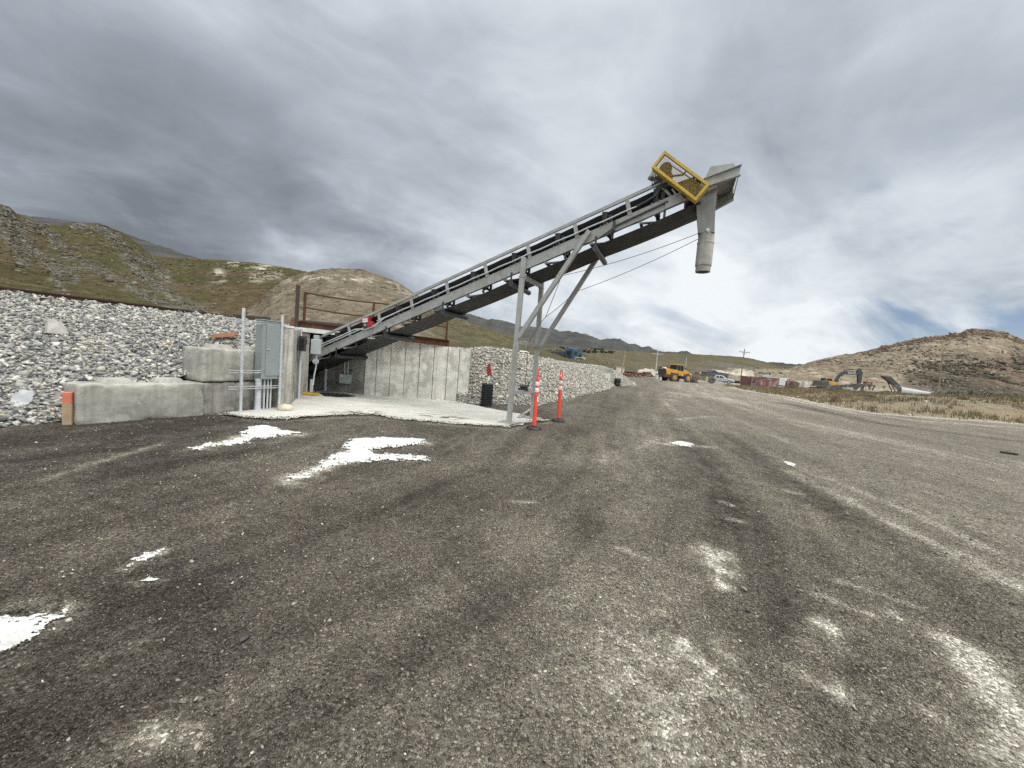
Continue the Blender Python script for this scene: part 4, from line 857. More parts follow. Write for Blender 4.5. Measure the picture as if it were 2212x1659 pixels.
MB().box(pp(hx + .02, -.002, hz_), (.05, .03, .02), Matrix.Rotation(math.atan2(pd_[1], pd_[0]), 3, 'Z')).build('latch_handle', M['galv'], dr, world=True, bevel=.004)
for i, (u_, r_d) in enumerate(((557, .058), (570, .020), (577.5, .020), (584, .019))):
    q = V(u_, 860, pA - pn_ * .14, pn_); s_ = float((q[:2] - pA) @ pd_)
    mb = MB().cyl(pp(s_, -.14, 0), pp(s_, -.14, zb_), r_d, 16)
    if i == 0: mb.cyl(pp(s_, -.14, .0), pp(s_, -.14, .10), r_d * 1.12, 16); mb.cyl(pp(s_, -.14, zb_ - .05), pp(s_, -.14, zb_ - .001), r_d * 1.15, 16)
    mb.build('conduit', M['pvc' if i == 0 else 'conduit'], cb, world=True)

# control post by the wing wall
cp = np.array([-5.74, 10.35]); rz3 = math.atan2(ce[1], ce[0])
kp = empty('control_station', (cp[0], cp[1], 0), 'slim pale post with grey control box and dark drive panel at the tunnel mouth', 'control station')
ztp = float(V(663, 707, cp, (0, 1))[2])
MB().cyl((*cp, 0), (*cp, ztp - .22), .032, 12).cyl((*cp, ztp - .25), (*cp, ztp), .014, 8).build('post', M['pvc'], kp, world=True)
bxw = V(682, 745, cp, (0, 1)); Rk = Matrix.Rotation(.25, 3, 'Z')
MB().box((bxw[0], cp[1] + .03, 1.46), (.24, .16, .40), Rk).build('control_box', M['box'], kp, world=True, bevel=.012)
MB().box((bxw[0] - .0, cp[1] + .03, 1.715), (.13, .11, .11), Rk).build('cable_box', M['box'], kp, world=True, bevel=.008)
vq = (-5.585, 10.14)
vf = MB().box((*vq, 1.52), (.17, .26, .40), Matrix.Rotation(.42, 3, 'Z')).build('drive_panel', M['steel_dk'], kp, world=True, bevel=.006)
MB().box((vq[0] + .04, vq[1] - .0, 1.57), (.12, .15, .14), Matrix.Rotation(.42, 3, 'Z')).build('screen', M['glass'], vf, world=True)
for k in range(9): MB().box((vq[0] + .06, vq[1] - .13, 1.38 + k * .034), (.10, .03, .012), Matrix.Rotation(.42, 3, 'Z')).build('cooling_fin', M['blk'], vf, world=True)
MB().tube([(cp[0] - .3, cp[1] + .02, 1.72), (cp[0] - .05, cp[1], 1.71), (cp[0] + .02, cp[1], 1.66), (cp[0] + .02, cp[1], 1.5)], .016).build('conduit', M['conduit'], kp, world=True)
MB().tube([(bxw[0] + .02, cp[1] + .03, 1.27), (bxw[0] + .02, cp[1] + .03, .95), (bxw[0] - .03, cp[1] + .05, .7), (bxw[0] - .05, cp[1] + .05, .42)], .019).build('conduit', M['conduit'], kp, world=True)
MB().cyl((bxw[0] + .04, cp[1] - .01, 1.07), (bxw[0] + .04, cp[1] - .06, 1.07), .075, 18).build('alarm_dome', M['box'], kp, world=True)
MB().cyl((bxw[0] + .01, cp[1] - .02, 1.07), (bxw[0] + .01, cp[1] - .10, 1.07), .035, 14).build('lamp_lens', M['galv'], kp, world=True)
MB().box((bxw[0] - .09, cp[1] + .06, .40), (.07, .08, .34), Rk).build('lower_box', M['box'], kp, world=True, bevel=.006)

yw = G(667, 856); o = MB().box((yw[0], yw[1] + .1, .06), (.42, .22, .07), Matrix.Rotation(.1, 3, 'Z')).build('cable_ramp', M['yellow'], None, bevel=.02, off=(yw[0], yw[1] + .1, .02)); tag(o, 'flat yellow block lying on the pad at the tunnel mouth', 'yellow block')
mpoly = [G(690, 851), G(745, 854), G(768, 859), G(735, 860), G(700, 858)]
mb = MB(); mb.prism([(p[0], p[1], .035) for p in mpoly], (0, 0, .015)); o = mb.build('rubber_mat', M['blk'], None, off=tuple(mpoly[0])); tag(o, 'thin black rubber mat on the pale pad below the conveyor', 'mat')

# ------------------------------------------------------------------ small things by the wall
def boulder(name, c, sz_, m, label, seed, cat='rock', sub=3, am=.35):
    bm = bmesh.new(); bmesh.ops.create_icosphere(bm, subdivisions=sub, radius=1)
    for v in bm.verts:
        n = fbm(np.array([v.co.x * 1.3 + seed]), np.array([v.co.y * 1.3 + v.co.z * 1.7 + seed]), seed, 4)[0] - .5
        v.co = v.co * (1 + am * 2 * n); v.co = Vector((v.co.x * sz_[0], v.co.y * sz_[1], v.co.z * sz_[2]))
    me = bpy.data.meshes.new(name); bm.to_mesh(me); bm.free(); me.materials.append(m); o = bpy.data.objects.new(name, me); COL.objects.link(o); o.location = c
    for p in me.polygons: p.use_smooth = True
    me.set_sharp_from_angle(angle=math.radians(28)); tag(o, label, cat); return o
q = G(617, 888); boulder('rock', (q[0], q[1] - .02, .075), (.15, .10, .09), M['stone_c'], 'rounded cream rock at the foot of the narrow wing wall', 4)
q = slope_hit(PL, 121, 712, (5.5, 11))
def faceted_rock():
    mb = MB(); pts_ = [(-.24, 0, -.15), (-.20, -.03, .02), (-.10, -.05, .155), (.02, -.04, .16), (.11, -.05, .06), (.26, -.02, -.15), (0, -.16, -.14), (-.05, .15, .1), (.1, .16, -.1), (-.18, .14, -.1)]
    bm = bmesh.new(); [bm.verts.new(p) for p in pts_]; bmesh.ops.convex_hull(bm, input=bm.verts); me = bpy.data.meshes.new('rock'); bm.to_mesh(me); bm.free(); me.materials.append(M['stone']); o = bpy.data.objects.new('rock', me); COL.objects.link(o); return o
o = faceted_rock(); o.location = (q[0], q[1], q[2] + .06); tag(o, 'large flat faced pale grey rock high on the left stone slope', 'rock')
q = slope_hit(PL, 484, 729, (8.4, 11.6)); mb = MB(); mb.box((0, 0, 0), (.50, .26, .012), Euler((.42, -.14, .15)).to_matrix()); o = mb.build('rust_plate', M['rust_o'], None); o.location = (q[0], q[1], q[2] + .05); tag(o, 'orange rusty steel plate lying on the stones above the concrete blocks', 'steel plate')
q = slope_hit(PL, 54, 868, (5.0, 9))
gxs = np.linspace(-.14, .14, 14); X, Y = np.meshgrid(gxs, gxs); Z = .03 + .05 * fbm(X * 14 + 3, Y * 14, 5, 4) + .07 * sst(-.1, .14, Y); kx = (np.abs(X) + .5 * np.abs(Y) < .16)
ff = grid_faces(14, 14); ff = ff[kx.ravel()[ff].all(1)]; o = np_mesh('plastic_sheet', np.stack([X, Y, Z], -1).reshape(-1, 3), ff, M['plastic_bag'], None, True); o.location = (q[0], q[1], q[2] + .0); o.rotation_euler = (.7, .1, .2); tag(o, 'crumpled milky plastic scrap among the stones near the left block', 'plastic scrap')
# stake
q = G(147, 917); sk = empty('survey_stake', (q[0], q[1], 0), 'square timber stake with orange painted top by the left concrete block', 'stake', .5)
zs = .50; MB().box((0, 0, zs * .33), (.105, .085, zs * .66)).build('shaft', M['wood'], sk, bevel=.004); MB().box((0, 0, zs * .83), (.104, .084, zs * .34)).build('painted_top', M['wood_or'], sk, bevel=.004)
# corrugated pipe with flag
q = G(1050, 877); cpz = .72; kp = empty('corrugated_pipe', (q[0], q[1], 0), 'upright black corrugated plastic pipe beside the stone slope', 'pipe')
prof = []; nr_ = 13
for k in range(nr_):
    z0 = .0 + k * cpz / nr_; dz = cpz / nr_; prof += [(.175, z0 + .05 * dz), (.195, z0 + .22 * dz), (.197, z0 + .5 * dz), (.195, z0 + .68 * dz), (.172, z0 + .86 * dz)]
prof += [(.15, cpz), (.15, .05)]; MB().lathe(prof, (0, 0, 0), 28).build('barrel', M['blk'], kp, smooth=50)
fl = empty('marker_flag', (q[0], q[1] + .02, .1), 'red ribbon marker tied to a white stake in the black corrugated pipe', 'flag')
MB().box((.0, .0, .42), (.03, .015, 1.0)).build('stake', M['wht_paint'], fl)
rb = MB()
for k in range(5):
    a = random.uniform(-.5, .5); x = random.uniform(-.04, .04); rb.add([(x - .025, -.02, 1.12 + .03 * k), (x + .02, -.025, 1.13 + .03 * k), (x + .05 + .05 * a, -.03, .86 + .05 * k), (x - .02 + .05 * a, -.015, .84 + .04 * k)], [(0, 1, 2, 3)])
rb.add([(-.01, -.02, .98), (.03, -.02, 1.0), (.13, -.03, .88), (.10, -.02, .84)], [(0, 1, 2, 3)]); rb.add([(-.03, -.02, 1.1), (.03, -.02, 1.12), (.04, -.02, 1.24), (0, -.02, 1.27)], [(0, 1, 2, 3)])
rbo = rb.build('ribbon', M['flag'], fl, smooth=0); sm_ = rbo.modifiers.new('thick', 'SOLIDIFY'); sm_.thickness = .004
# delineators
def delineator(u_, v_, rz, label, tilt=(0, 0, 0)):
    q = G(u_, v_); d_ = empty('delineator_post', (q[0], q[1], 0), label, 'delineator post', rz, 'orange delineator posts'); d_.rotation_euler = (tilt[0], tilt[1], rz)
    MB().lathe([(.175, .005), (.18, .02), (.165, .04), (.10, .065), (.06, .075)], (0, 0, 0), 8).build('base', M['blk'], d_)
    MB().lathe([(.050, .07), (.048, .42), (.046, .62), (.050, .625), (.050, .645), (.043, .65), (.043, .90), (.046, .905), (.044, .95), (.028, .975), (.018, .985)], (0, 0, 0), 16).build('tube', M['orange'], d_)
    hg = MB(); hg.tube([(-.030, 0, .97), (-.028, 0, 1.06), (-.018, 0, 1.115), (0, 0, 1.13), (.018, 0, 1.115), (.028, 0, 1.06), (.030, 0, .97)], .011, 8); hg.build('handle', M['orange'], d_)
    for z in (.70, .815): MB().lathe([(.0445, z), (.0458, z + .002), (.0458, z + .078), (.0445, z + .08)], (0, 0, 0), 16).build('reflective_band', M['white'], d_)
    d_.scale = (1, 1, 1.2); return d_
dl = delineator(1153, 927, 1.35, 'nearer orange delineator post standing beside the near conveyor leg')
MB().box((.048 * math.cos(-2.2), .048 * math.sin(-2.2), .57), (.006, .035, .10), Matrix.Rotation(-2.2, 3, 'Z')).build('sticker', M['white'], dl)
delineator(1206, 910, .1, 'farther orange delineator post standing alone on dark gravel', (0, -.02, 0))
# bent steel strip by the far leg
q = G(1120, 905); q2 = G(1175, 886); mb = MB(); P = []; n = 10
for i in range(n):
    t = i / (n - 1); p = q * (1 - t) + q2 * t; z = .03 + .20 * t ** .8 + .05 * math.sin(t * 3.1); P += [(p[0] - .045, p[1] + .03, z), (p[0] + .045, p[1] - .03, z + .01)]
mb.add(P, [(2 * i, 2 * i + 1, 2 * i + 3, 2 * i + 2) for i in range(n - 1)]); o = mb.build('steel_strip', M['steel'], None, off=tuple(q)); sm_ = o.modifiers.new('thick', 'SOLIDIFY'); sm_.thickness = .012; tag(o, 'bent pale grey metal strip leaning on the ground by the far conveyor leg', 'metal strip')
o = MB().beam(tuple(G(2160, 978) + np.array([0, 0, .03])), tuple(G(2199, 984) + np.array([0, 0, .03])), .12, .04).build('plank', M['tie'], None, off=tuple(G(2160, 978))); tag(o, 'dark plank lying on the haul road at the right edge', 'plank')

# ------------------------------------------------------------------ hills
def hill(name, ridge, R, Rb, zb, colf, seed, n=240, rows=60, amp=.05, power=1.0, back=1.5, kind='structure', grain=None):
    rd = np.array(ridge, float); uu = np.linspace(rd[0, 0], rd[-1, 0], n); vv = np.interp(uu, rd[:, 0], rd[:, 1])
    vv = vv + (fbm(uu * .11, 0 * uu, seed, 4) - .5) * 5.0 * amp / .05
    Rr = np.interp(uu, rd[:, 0], np.interp(np.linspace(0, 1, len(rd)), np.linspace(0, 1, len(R)), R)) if isinstance(R, (list, tuple)) else np.full(n, R)
    T = np.array([D(a, b, c) for a, b, c in zip(uu, vv, Rr)]); B = np.array([D(a, b, Rb) for a, b in zip(uu, vv)]); B[:, 2] = zb
    ts = np.concatenate([np.linspace(0, 1, rows), 1 + np.linspace(.08, back, 8)])
    P = np.zeros((n, len(ts), 3)); H = (T[:, 2] - zb)
    for j, t in enumerate(ts):
        if t <= 1:
            P[:, j, :2] = B[:, :2] + (T[:, :2] - B[:, :2]) * t; P[:, j, 2] = zb + H * t ** power
        else:
            P[:, j, :2] = T[:, :2] + (T[:, :2] - B[:, :2]) * (t - 1); P[:, j, 2] = zb + H * np.cos((t - 1) / back * np.pi / 2) ** 1.0 - .0
    env = (np.sin(np.pi * np.clip(ts, 0, 1)) ** .8)[None]; L = max(H.max(), 1)
    x, y = P[..., 0], P[..., 1]
    rid = 1 - np.abs(2 * fbm(x / L * 1.3, y / L * 1.3, seed + 3, 5, .55) - 1)
    P[..., 2] += env * L * amp * 4 * (rid - .62) + env * L * amp * .7 * (fbm(x / L * 9, y / L * 9, seed + 9, 4, .6) - .5)
    # rough ground facets the light catches
    col = colf(P, np.clip(ts, 0, 1)[None] + 0 * x, uu[:, None] + 0 * x)
    o = np_mesh(name, P.reshape(-1, 3), grid_faces(n, len(ts))[:, ::-1], hill_mat, col.reshape(-1, 3), True); tag(o, kind=kind); return o, P
hill_mat = attr_mat('hillside', .98, .03, .22, .55, .30, .30, .8, .55, 1.0)
def ppix(P):
    q = P - CAM; wv = q @ fw; return CX + FPX * (q @ cr) / wv, CY - FPX * (q @ cu) / wv
def streaks(P, lines, wd, seed):
    U_, V_ = ppix(P); m = np.zeros(U_.shape)
    for l in lines:
        q, _ = pdist(U_, V_, l); m = np.maximum(m, np.exp(-(q / wd) ** 2))
    return np.clip(m * (.3 + 1.5 * fbm(P[..., 0] * .12, P[..., 1] * .12, seed, 4, .6)), 0, 1)
def mixc(c, to, k): return c + (np.array(to) - c) * k[..., None]
def cA_(P, t, u):
    x, y, z = P[..., 0], P[..., 1], P[..., 2]; n = fbm(x * .02, z * .06 + y * .01, 3, 5, .6); n2 = fbm(x * .15, z * .3, 8, 4, .6); n3 = fbm(x * .05 + z * .12, z * .05 - x * .03, 17, 4)
    c = np.array([.074, .063, .031]) * (.65 + .7 * n2[..., None]); c = mixc(c, (.098, .073, .044), sst(.42, .62, n) * .85); c = mixc(c, (.066, .064, .028), sst(.5, .66, n3) * .8)
    k = streaks(P, [[(0, 470), (90, 560), (160, 600)], [(60, 480), (100, 500), (150, 560), (260, 610), (420, 690)], [(0, 500), (60, 560)], [(235, 500), (300, 590), (370, 640), (470, 690)], [(300, 560), (360, 600)], [(120, 600), (140, 640)], [(480, 590), (460, 610)], [(0, 460), (40, 520)]], 12, 5)
    c = mixc(c, (.165, .150, .125), k * .85 * sst(.44, .56, .5 * n2 + .5 * fbm(x * .5, z * .9, 28, 4, .65))); k2 = streaks(P, [[(500, 566), (550, 572), (580, 580)], [(470, 590), (480, 600)], [(545, 600), (600, 590)]], 10, 6); return mixc(c, (.42, .38, .31), k2 * sst(.45, .62, n2))
AR = [(-260, 330), (-150, 372), (-60, 415), (0, 440), (20, 447), (36, 461), (66, 474), (100, 484), (132, 487), (162, 480), (212, 482), (238, 490), (265, 502), (281, 512), (307, 534), (331, 553), (390, 557), (443, 560), (496, 562), (549, 567), (600, 575), (660, 586), (720, 610), (800, 660), (880, 720)]
_, aP = hill('hillside', AR, [210, 230, 260, 330, 420, 420, 420, 380, 360], 70, 1.0, cA_, 3, 460, 110, .024, 1.15)
def cC_(P, t, u):
    x, y, z = P[..., 0], P[..., 1], P[..., 2]; n = fbm(x * .2, z * .3, 3, 5, .65); n2 = fbm(x * .5, z * .9, 8, 4, .6); c = np.array([.165, .138, .100]) * (.6 + .8 * n2[..., None])
    c = mixc(c, (.11, .095, .06), sst(.5, .66, n) * .6); k = streaks(P, [[(590, 610), (640, 605), (655, 598)], [(650, 600), (760, 602)], [(700, 600), (800, 606)], [(840, 610), (880, 635)], [(870, 625), (895, 640)]], 6, 6); c = mixc(c, (.36, .31, .245), k * sst(.45, .6, n2))
    return mixc(c, (.092, .083, .045), sst(895, 950, u + 60 * (n - .5)) * .9)
_, cP = hill('hillside', [(520, 676), (565, 648), (590, 622), (610, 606), (640, 594), (675, 585), (715, 579), (780, 582), (825, 595), (865, 612), (905, 640), (935, 668), (960, 684), (990, 690), (1045, 708), (1112, 728), (1158, 742), (1200, 752), (1260, 772), (1330, 795)], [150, 165, 175, 180, 190, 230, 280], 62, 1.2, cC_, 13, 330, 80, .022, .8)
def cF_(P, t, u):
    x, y, z = P[..., 0], P[..., 1], P[..., 2]; n = fbm(x * .012, z * .05, 3, 5, .6); n2 = fbm(x * .06, z * .16, 8, 4, .6); c = np.array([.115, .100, .064]) * (.7 + .6 * n2[..., None]); c = mixc(c, (.088, .086, .048), sst(.48, .62, n) * .8)
    U_, V_ = ppix(P); k = sst(1480, 1530, U_) * sst(1680, 1600, U_) * sst(778, 786, V_) * sst(.4, .6, fbm(x * .03, z * .1, 30, 3)); return mixc(c, (.135, .122, .105), k)
fo, fP = hill('hillside', [(960, 700), (1040, 715), (1112, 730), (1158, 741), (1200, 748), (1250, 752), (1300, 754), (1350, 758), (1400, 761), (1450, 763), (1496, 765), (1560, 768), (1606, 771.5), (1629, 775.5), (1659, 783.5), (1681, 790), (1720, 791), (1800, 802), (1900, 830)], [560, 640, 720, 760, 760, 700], 170, .5, cF_, 23, 330, 70, .018, 1.25)
def cG_(P, t, u):
    x, y, z = P[..., 0], P[..., 1], P[..., 2]; U_, V_ = ppix(P); n = fbm(x * .04, z * .10, 3, 5, .65); n2 = fbm(x * .22, z * .5, 8, 4, .6); n3 = fbm(x * .5, z * 1.2, 12, 3)
    c = np.array([.245, .204, .150]) * (.62 + .76 * n2[..., None]); c = mixc(c, (.175, .142, .10), sst(.5, .64, n) * .8)
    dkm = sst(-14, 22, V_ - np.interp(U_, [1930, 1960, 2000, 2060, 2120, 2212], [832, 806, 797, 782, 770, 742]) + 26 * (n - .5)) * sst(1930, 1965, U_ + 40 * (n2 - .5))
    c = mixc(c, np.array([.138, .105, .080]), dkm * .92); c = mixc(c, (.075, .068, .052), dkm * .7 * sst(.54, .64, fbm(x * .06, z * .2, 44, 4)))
    rk = streaks(P, [[(2080, 722), (2110, 714), (2165, 720), (2195, 732)]], 11, 6); c = mixc(c, (.19, .125, .08), rk * sst(.3, .5, n3)); rk = streaks(P, [[(1985, 795), (2070, 778)], [(1965, 803), (1990, 800)], [(2050, 775), (2130, 762)], [(1910, 775), (1940, 765)], [(1960, 742), (2010, 745)]], 6, 7); c = mixc(c, (.13, .105, .085), rk * sst(.45, .6, n3) * .9)
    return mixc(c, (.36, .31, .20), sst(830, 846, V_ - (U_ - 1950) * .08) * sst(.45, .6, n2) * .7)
GR = [(1560, 806), (1572, 797), (1600, 798), (1650, 799), (1700, 797), (1725, 790), (1739, 786), (1768, 777), (1817, 766), (1844, 763.5), (1869, 758), (1904, 749), (1933, 741), (1972, 732), (2001, 728), (2044, 723), (2073, 719), (2090, 712), (2104, 709), (2137, 712), (2168, 715), (2191, 725), (2206, 731), (2230, 742), (2300, 768), (2420, 800)]
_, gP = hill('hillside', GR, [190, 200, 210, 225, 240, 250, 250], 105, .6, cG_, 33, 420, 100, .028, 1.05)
def cE_(P, t, u):
    x, y, z = P[..., 0], P[..., 1], P[..., 2]; n = fbm(x * .004, z * .012, 3, 5, .65); n2 = fbm(x * .02, z * .05, 5, 4); c = np.array([.075, .075, .072]) * (.6 + .8 * n2[..., None]); return mixc(c, (.12, .105, .075), sst(.45, .62, n) * .8 * sst(.75, .35, t))
hill('mountain', [(880, 640), (940, 660), (1000, 673.7), (1045, 688), (1090, 693), (1130, 705), (1172, 706), (1214, 716), (1231, 714.5), (1270, 724), (1296, 734), (1320, 731), (1340, 732), (1352, 740), (1358, 742), (1371, 741), (1380, 746), (1385, 750), (1403, 748.5), (1423, 758), (1447, 760), (1470, 759), (1483, 758), (1497, 765), (1560, 775), (1760, 789), (1860, 800)], 2300, 1300, 0, cE_, 43, 340, 60, .045, 1.2)
hill('mountain', [(-200, 420), (0, 455), (66, 467), (100, 469), (165, 479), (230, 492), (276, 506), (314, 519.5), (364, 536), (407, 552), (446, 562), (560, 600), (700, 640)], 1700, 900, 0, cE_, 53, 220, 50, .04, 1.2)
# outcrops and scrub on the slopes
def on_hill(P, n, wt):
    Q = P[:, :-8]; wt = wt * (1 - .97 * sst(.86, .97, np.linspace(0, 1, wt.shape[1]))[None]); k = wt.ravel().astype(float); k = np.maximum(k, 0); i = RNG.choice(len(k), n, p=k / k.sum()); a, b = np.unravel_index(i, wt.shape); a = np.minimum(a, Q.shape[0] - 2); b = np.minimum(b, Q.shape[1] - 2); u = RNG.random((n, 1)); v = RNG.random((n, 1))
    return Q[a, b] * (1 - u) * (1 - v) + Q[a + 1, b] * u * (1 - v) + Q[a, b + 1] * (1 - u) * v + Q[a + 1, b + 1] * u * v
def hill_cover(name, P, n, wt, size, pal, jit, flat=.3):
    q = on_hill(P, n, wt); sz = np.exp(RNG.normal(math.log(size), .42, n)) * np.clip(np.hypot(q[:, 0], q[:, 1]) / 220, .25, 2.0); q[:, 2] += sz * .1; k = RNG.integers(0, len(pal), n)
    tag(scatter(name, q, sz, np.array(pal)[k] * RNG.uniform(1 - jit, 1 + jit, (n, 1)), M['rockcol'], T_PEB, flat), kind='stuff')
AL = [[(0, 470), (90, 560), (160, 600)], [(60, 480), (100, 500), (150, 560), (260, 610), (420, 690)], [(0, 500), (60, 560)], [(235, 500), (300, 590), (370, 640), (470, 690)], [(300, 560), (360, 600)], [(120, 600), (140, 640)], [(0, 440), (70, 540)], [(160, 490), (240, 495)]]
Qa = aP[:, :-8]; hill_cover('hill_rocks', aP, 7500, streaks(Qa, AL, 12, 5) ** 1.6 + .03, .55, [(.135, .122, .098), (.165, .15, .122), (.10, .09, .07)], .3)
hill_cover('hill_scrub', aP, 5000, sst(.4, .7, fbm(Qa[..., 0] * .03, Qa[..., 2] * .08, 71, 4)) + .15, .45, [(.05, .05, .026), (.085, .075, .04), (.11, .10, .055)], .3)
Qc = cP[:, :-8]; hill_cover('hill_scrub', cP, 5000, sst(.35, .7, fbm(Qc[..., 0] * .1, Qc[..., 2] * .2, 72, 4)) + .2, .38, [(.075, .065, .045), (.10, .085, .06), (.24, .20, .15)], .3)
Qg = gP[:, :-8]; hill_cover('hill_rocks', gP, 7000, sst(.42, .62, fbm(Qg[..., 0] * .06, Qg[..., 2] * .16, 73, 5, .6)) + .08, .42, [(.13, .108, .08), (.10, .085, .062), (.30, .26, .20), (.21, .18, .135)], .3)
gu, gv = ppix(Qg); hill_cover('hill_scrub', gP, 3500, sst(1935, 2000, gu) * sst(770, 800, gv) * sst(.4, .6, fbm(Qg[..., 0] * .08, Qg[..., 2] * .2, 74, 4)) + .004, .6, [(.055, .052, .038), (.075, .062, .046), (.10, .09, .065)], .3)
hill_cover('hill_rocks', gP, 1500, streaks(Qg, [[(2080, 722), (2110, 714), (2165, 720), (2195, 732)], [(1870, 760), (1985, 735), (2060, 725)]], 7, 6) + 1e-4, .5, [(.15, .105, .07), (.19, .13, .085), (.10, .08, .06)], .3)
# quarry spoil heaps
for i, (u0, u1, vt, yy, c_) in enumerate([(1368, 1425, 795, 150, (.42, .40, .34)), (1415, 1500, 797, 165, (.40, .38, .33)), (1495, 1600, 799, 150, (.38, .37, .33)), (1565, 1640, 797, 140, (.45, .42, .33)), (1150, 1330, 789, 130, (.38, .36, .30))]):
    cc = np.array(c_); hill('spoil_heap', [(u0, vt + 16), (u0 + (u1 - u0) * .2, vt + 3), (u0 + (u1 - u0) * .45, vt), (u0 + (u1 - u0) * .8, vt + 4), (u1, vt + 18)], yy, yy - 14, -.2, lambda P, t, u, cc=cc: cc * (.7 + .6 * fbm(P[..., 0] * .6, P[..., 2] * 1.2, 5, 4)[..., None]), 60 + i, 60, 20, .05, .8)

# ------------------------------------------------------------------ plants
def leaf_clump(n, rx, ry, rz, ls, c0, c1, seed):
    rg = np.random.default_rng(seed); p = rg.normal(size=(n, 3)); p /= np.linalg.norm(p, axis=1)[:, None]; lump = .72 + .5 * fbm(p[:, 0] * 2 + seed, p[:, 1] * 2 + p[:, 2], seed, 3); p *= (rg.uniform(.45, 1.0, (n, 1)) * lump[:, None]); p[:, 2] = np.abs(p[:, 2])
    p *= np.array([rx, ry, rz]); a = rg.normal(size=(n, 3)); a[:, 2] += .8; a /= np.linalg.norm(a, axis=1)[:, None]; b = np.cross(a, rg.normal(size=(n, 3))); b /= np.linalg.norm(b, axis=1)[:, None]
    l = ls * rg.uniform(.6, 1.4, (n, 1)); V_ = np.stack([p - b * l * .35, p + a * l * .5 - b * l * 0.05, p + b * l * .35, p + a * l * -.4], 1)
    col = np.array(c0) + (np.array(c1) - np.array(c0)) * rg.random((n, 1)); return V_.reshape(-1, 3), (np.arange(n * 4).reshape(n, 4)), np.repeat(col, 4, 0)
SAGE0 = []
for k in range(4):
    v_, f_, c_ = leaf_clump(900, .75, .65, .62, .16, (.10, .11, .075), (.25, .26, .195), 100 + k); SAGE0.append((v_, f_, c_))
def shrub(u_, y_, sc, label, i, tint=1.0, name='sagebrush'):
    q = D(u_, 860, y_); x = q[0]; v_, f_, c_ = SAGE0[i % 4]; root = empty(name, (x, y_, float(gz(x, y_)) - .03), label, 'shrub', random.uniform(0, 6), 'sagebrush shrubs on the bank')
    o = np_mesh('foliage', v_ * sc, f_, M['sage'], c_ * tint, parent=root)
    st_ = MB(); [st_.cyl((0, 0, 0), (.3 * sc * math.cos(a), .3 * sc * math.sin(a), .35 * sc), .02, 5, .01) for a in (0, 1.4, 2.7, 4.2, 5.3)]; st_.build('stems', M['pole'], root)
SH = [(2022, 44, 1.05, 'rounded grey green sagebrush at the bank top, just right of the pale tank'), (2060, 41, 1.25, 'big rounded sagebrush left of the rusty pipe fence'), (2052, 43, .9, 'small sagebrush tucked behind the big rounded one'), (2104, 38, .9, 'dark sagebrush on the bank below the left end of the pipe fence'), (2128, 40, 1.15, 'sagebrush on the bank under the pipe fence middle'), (2137, 37, .95, 'lower pale sagebrush on the bank below the pipe fence'), (2172, 38, 1.0, 'sagebrush near the right edge below the pipe fence'), (2200, 41, 1.2, 'sagebrush cut by the right edge of the photo'), (1900, 48, .7, 'low olive sagebrush on the bank beyond the dark stacker'), (1960, 47, .8, 'low sagebrush in front of the pale steel tank'), (1990, 50, .7, 'low sagebrush at the right end of the pale steel tank'), (1795, 52, .8, 'low green sagebrush on the bank in front of the excavator tracks'), (1705, 62, 1.0, 'dark green bush at the right end of the red container'), (1672, 60, .6, 'small bush on the bank before the red container'), (1880, 36, .5, 'tiny dark bush midway up the dry bank'), (2080, 33, .45, 'tiny sagebrush low on the dry bank')]
for i, (u_, y_, sc, lb) in enumerate(SH): shrub(u_, y_, sc, lb, i, .8 if 'dark' in lb else 1.0)
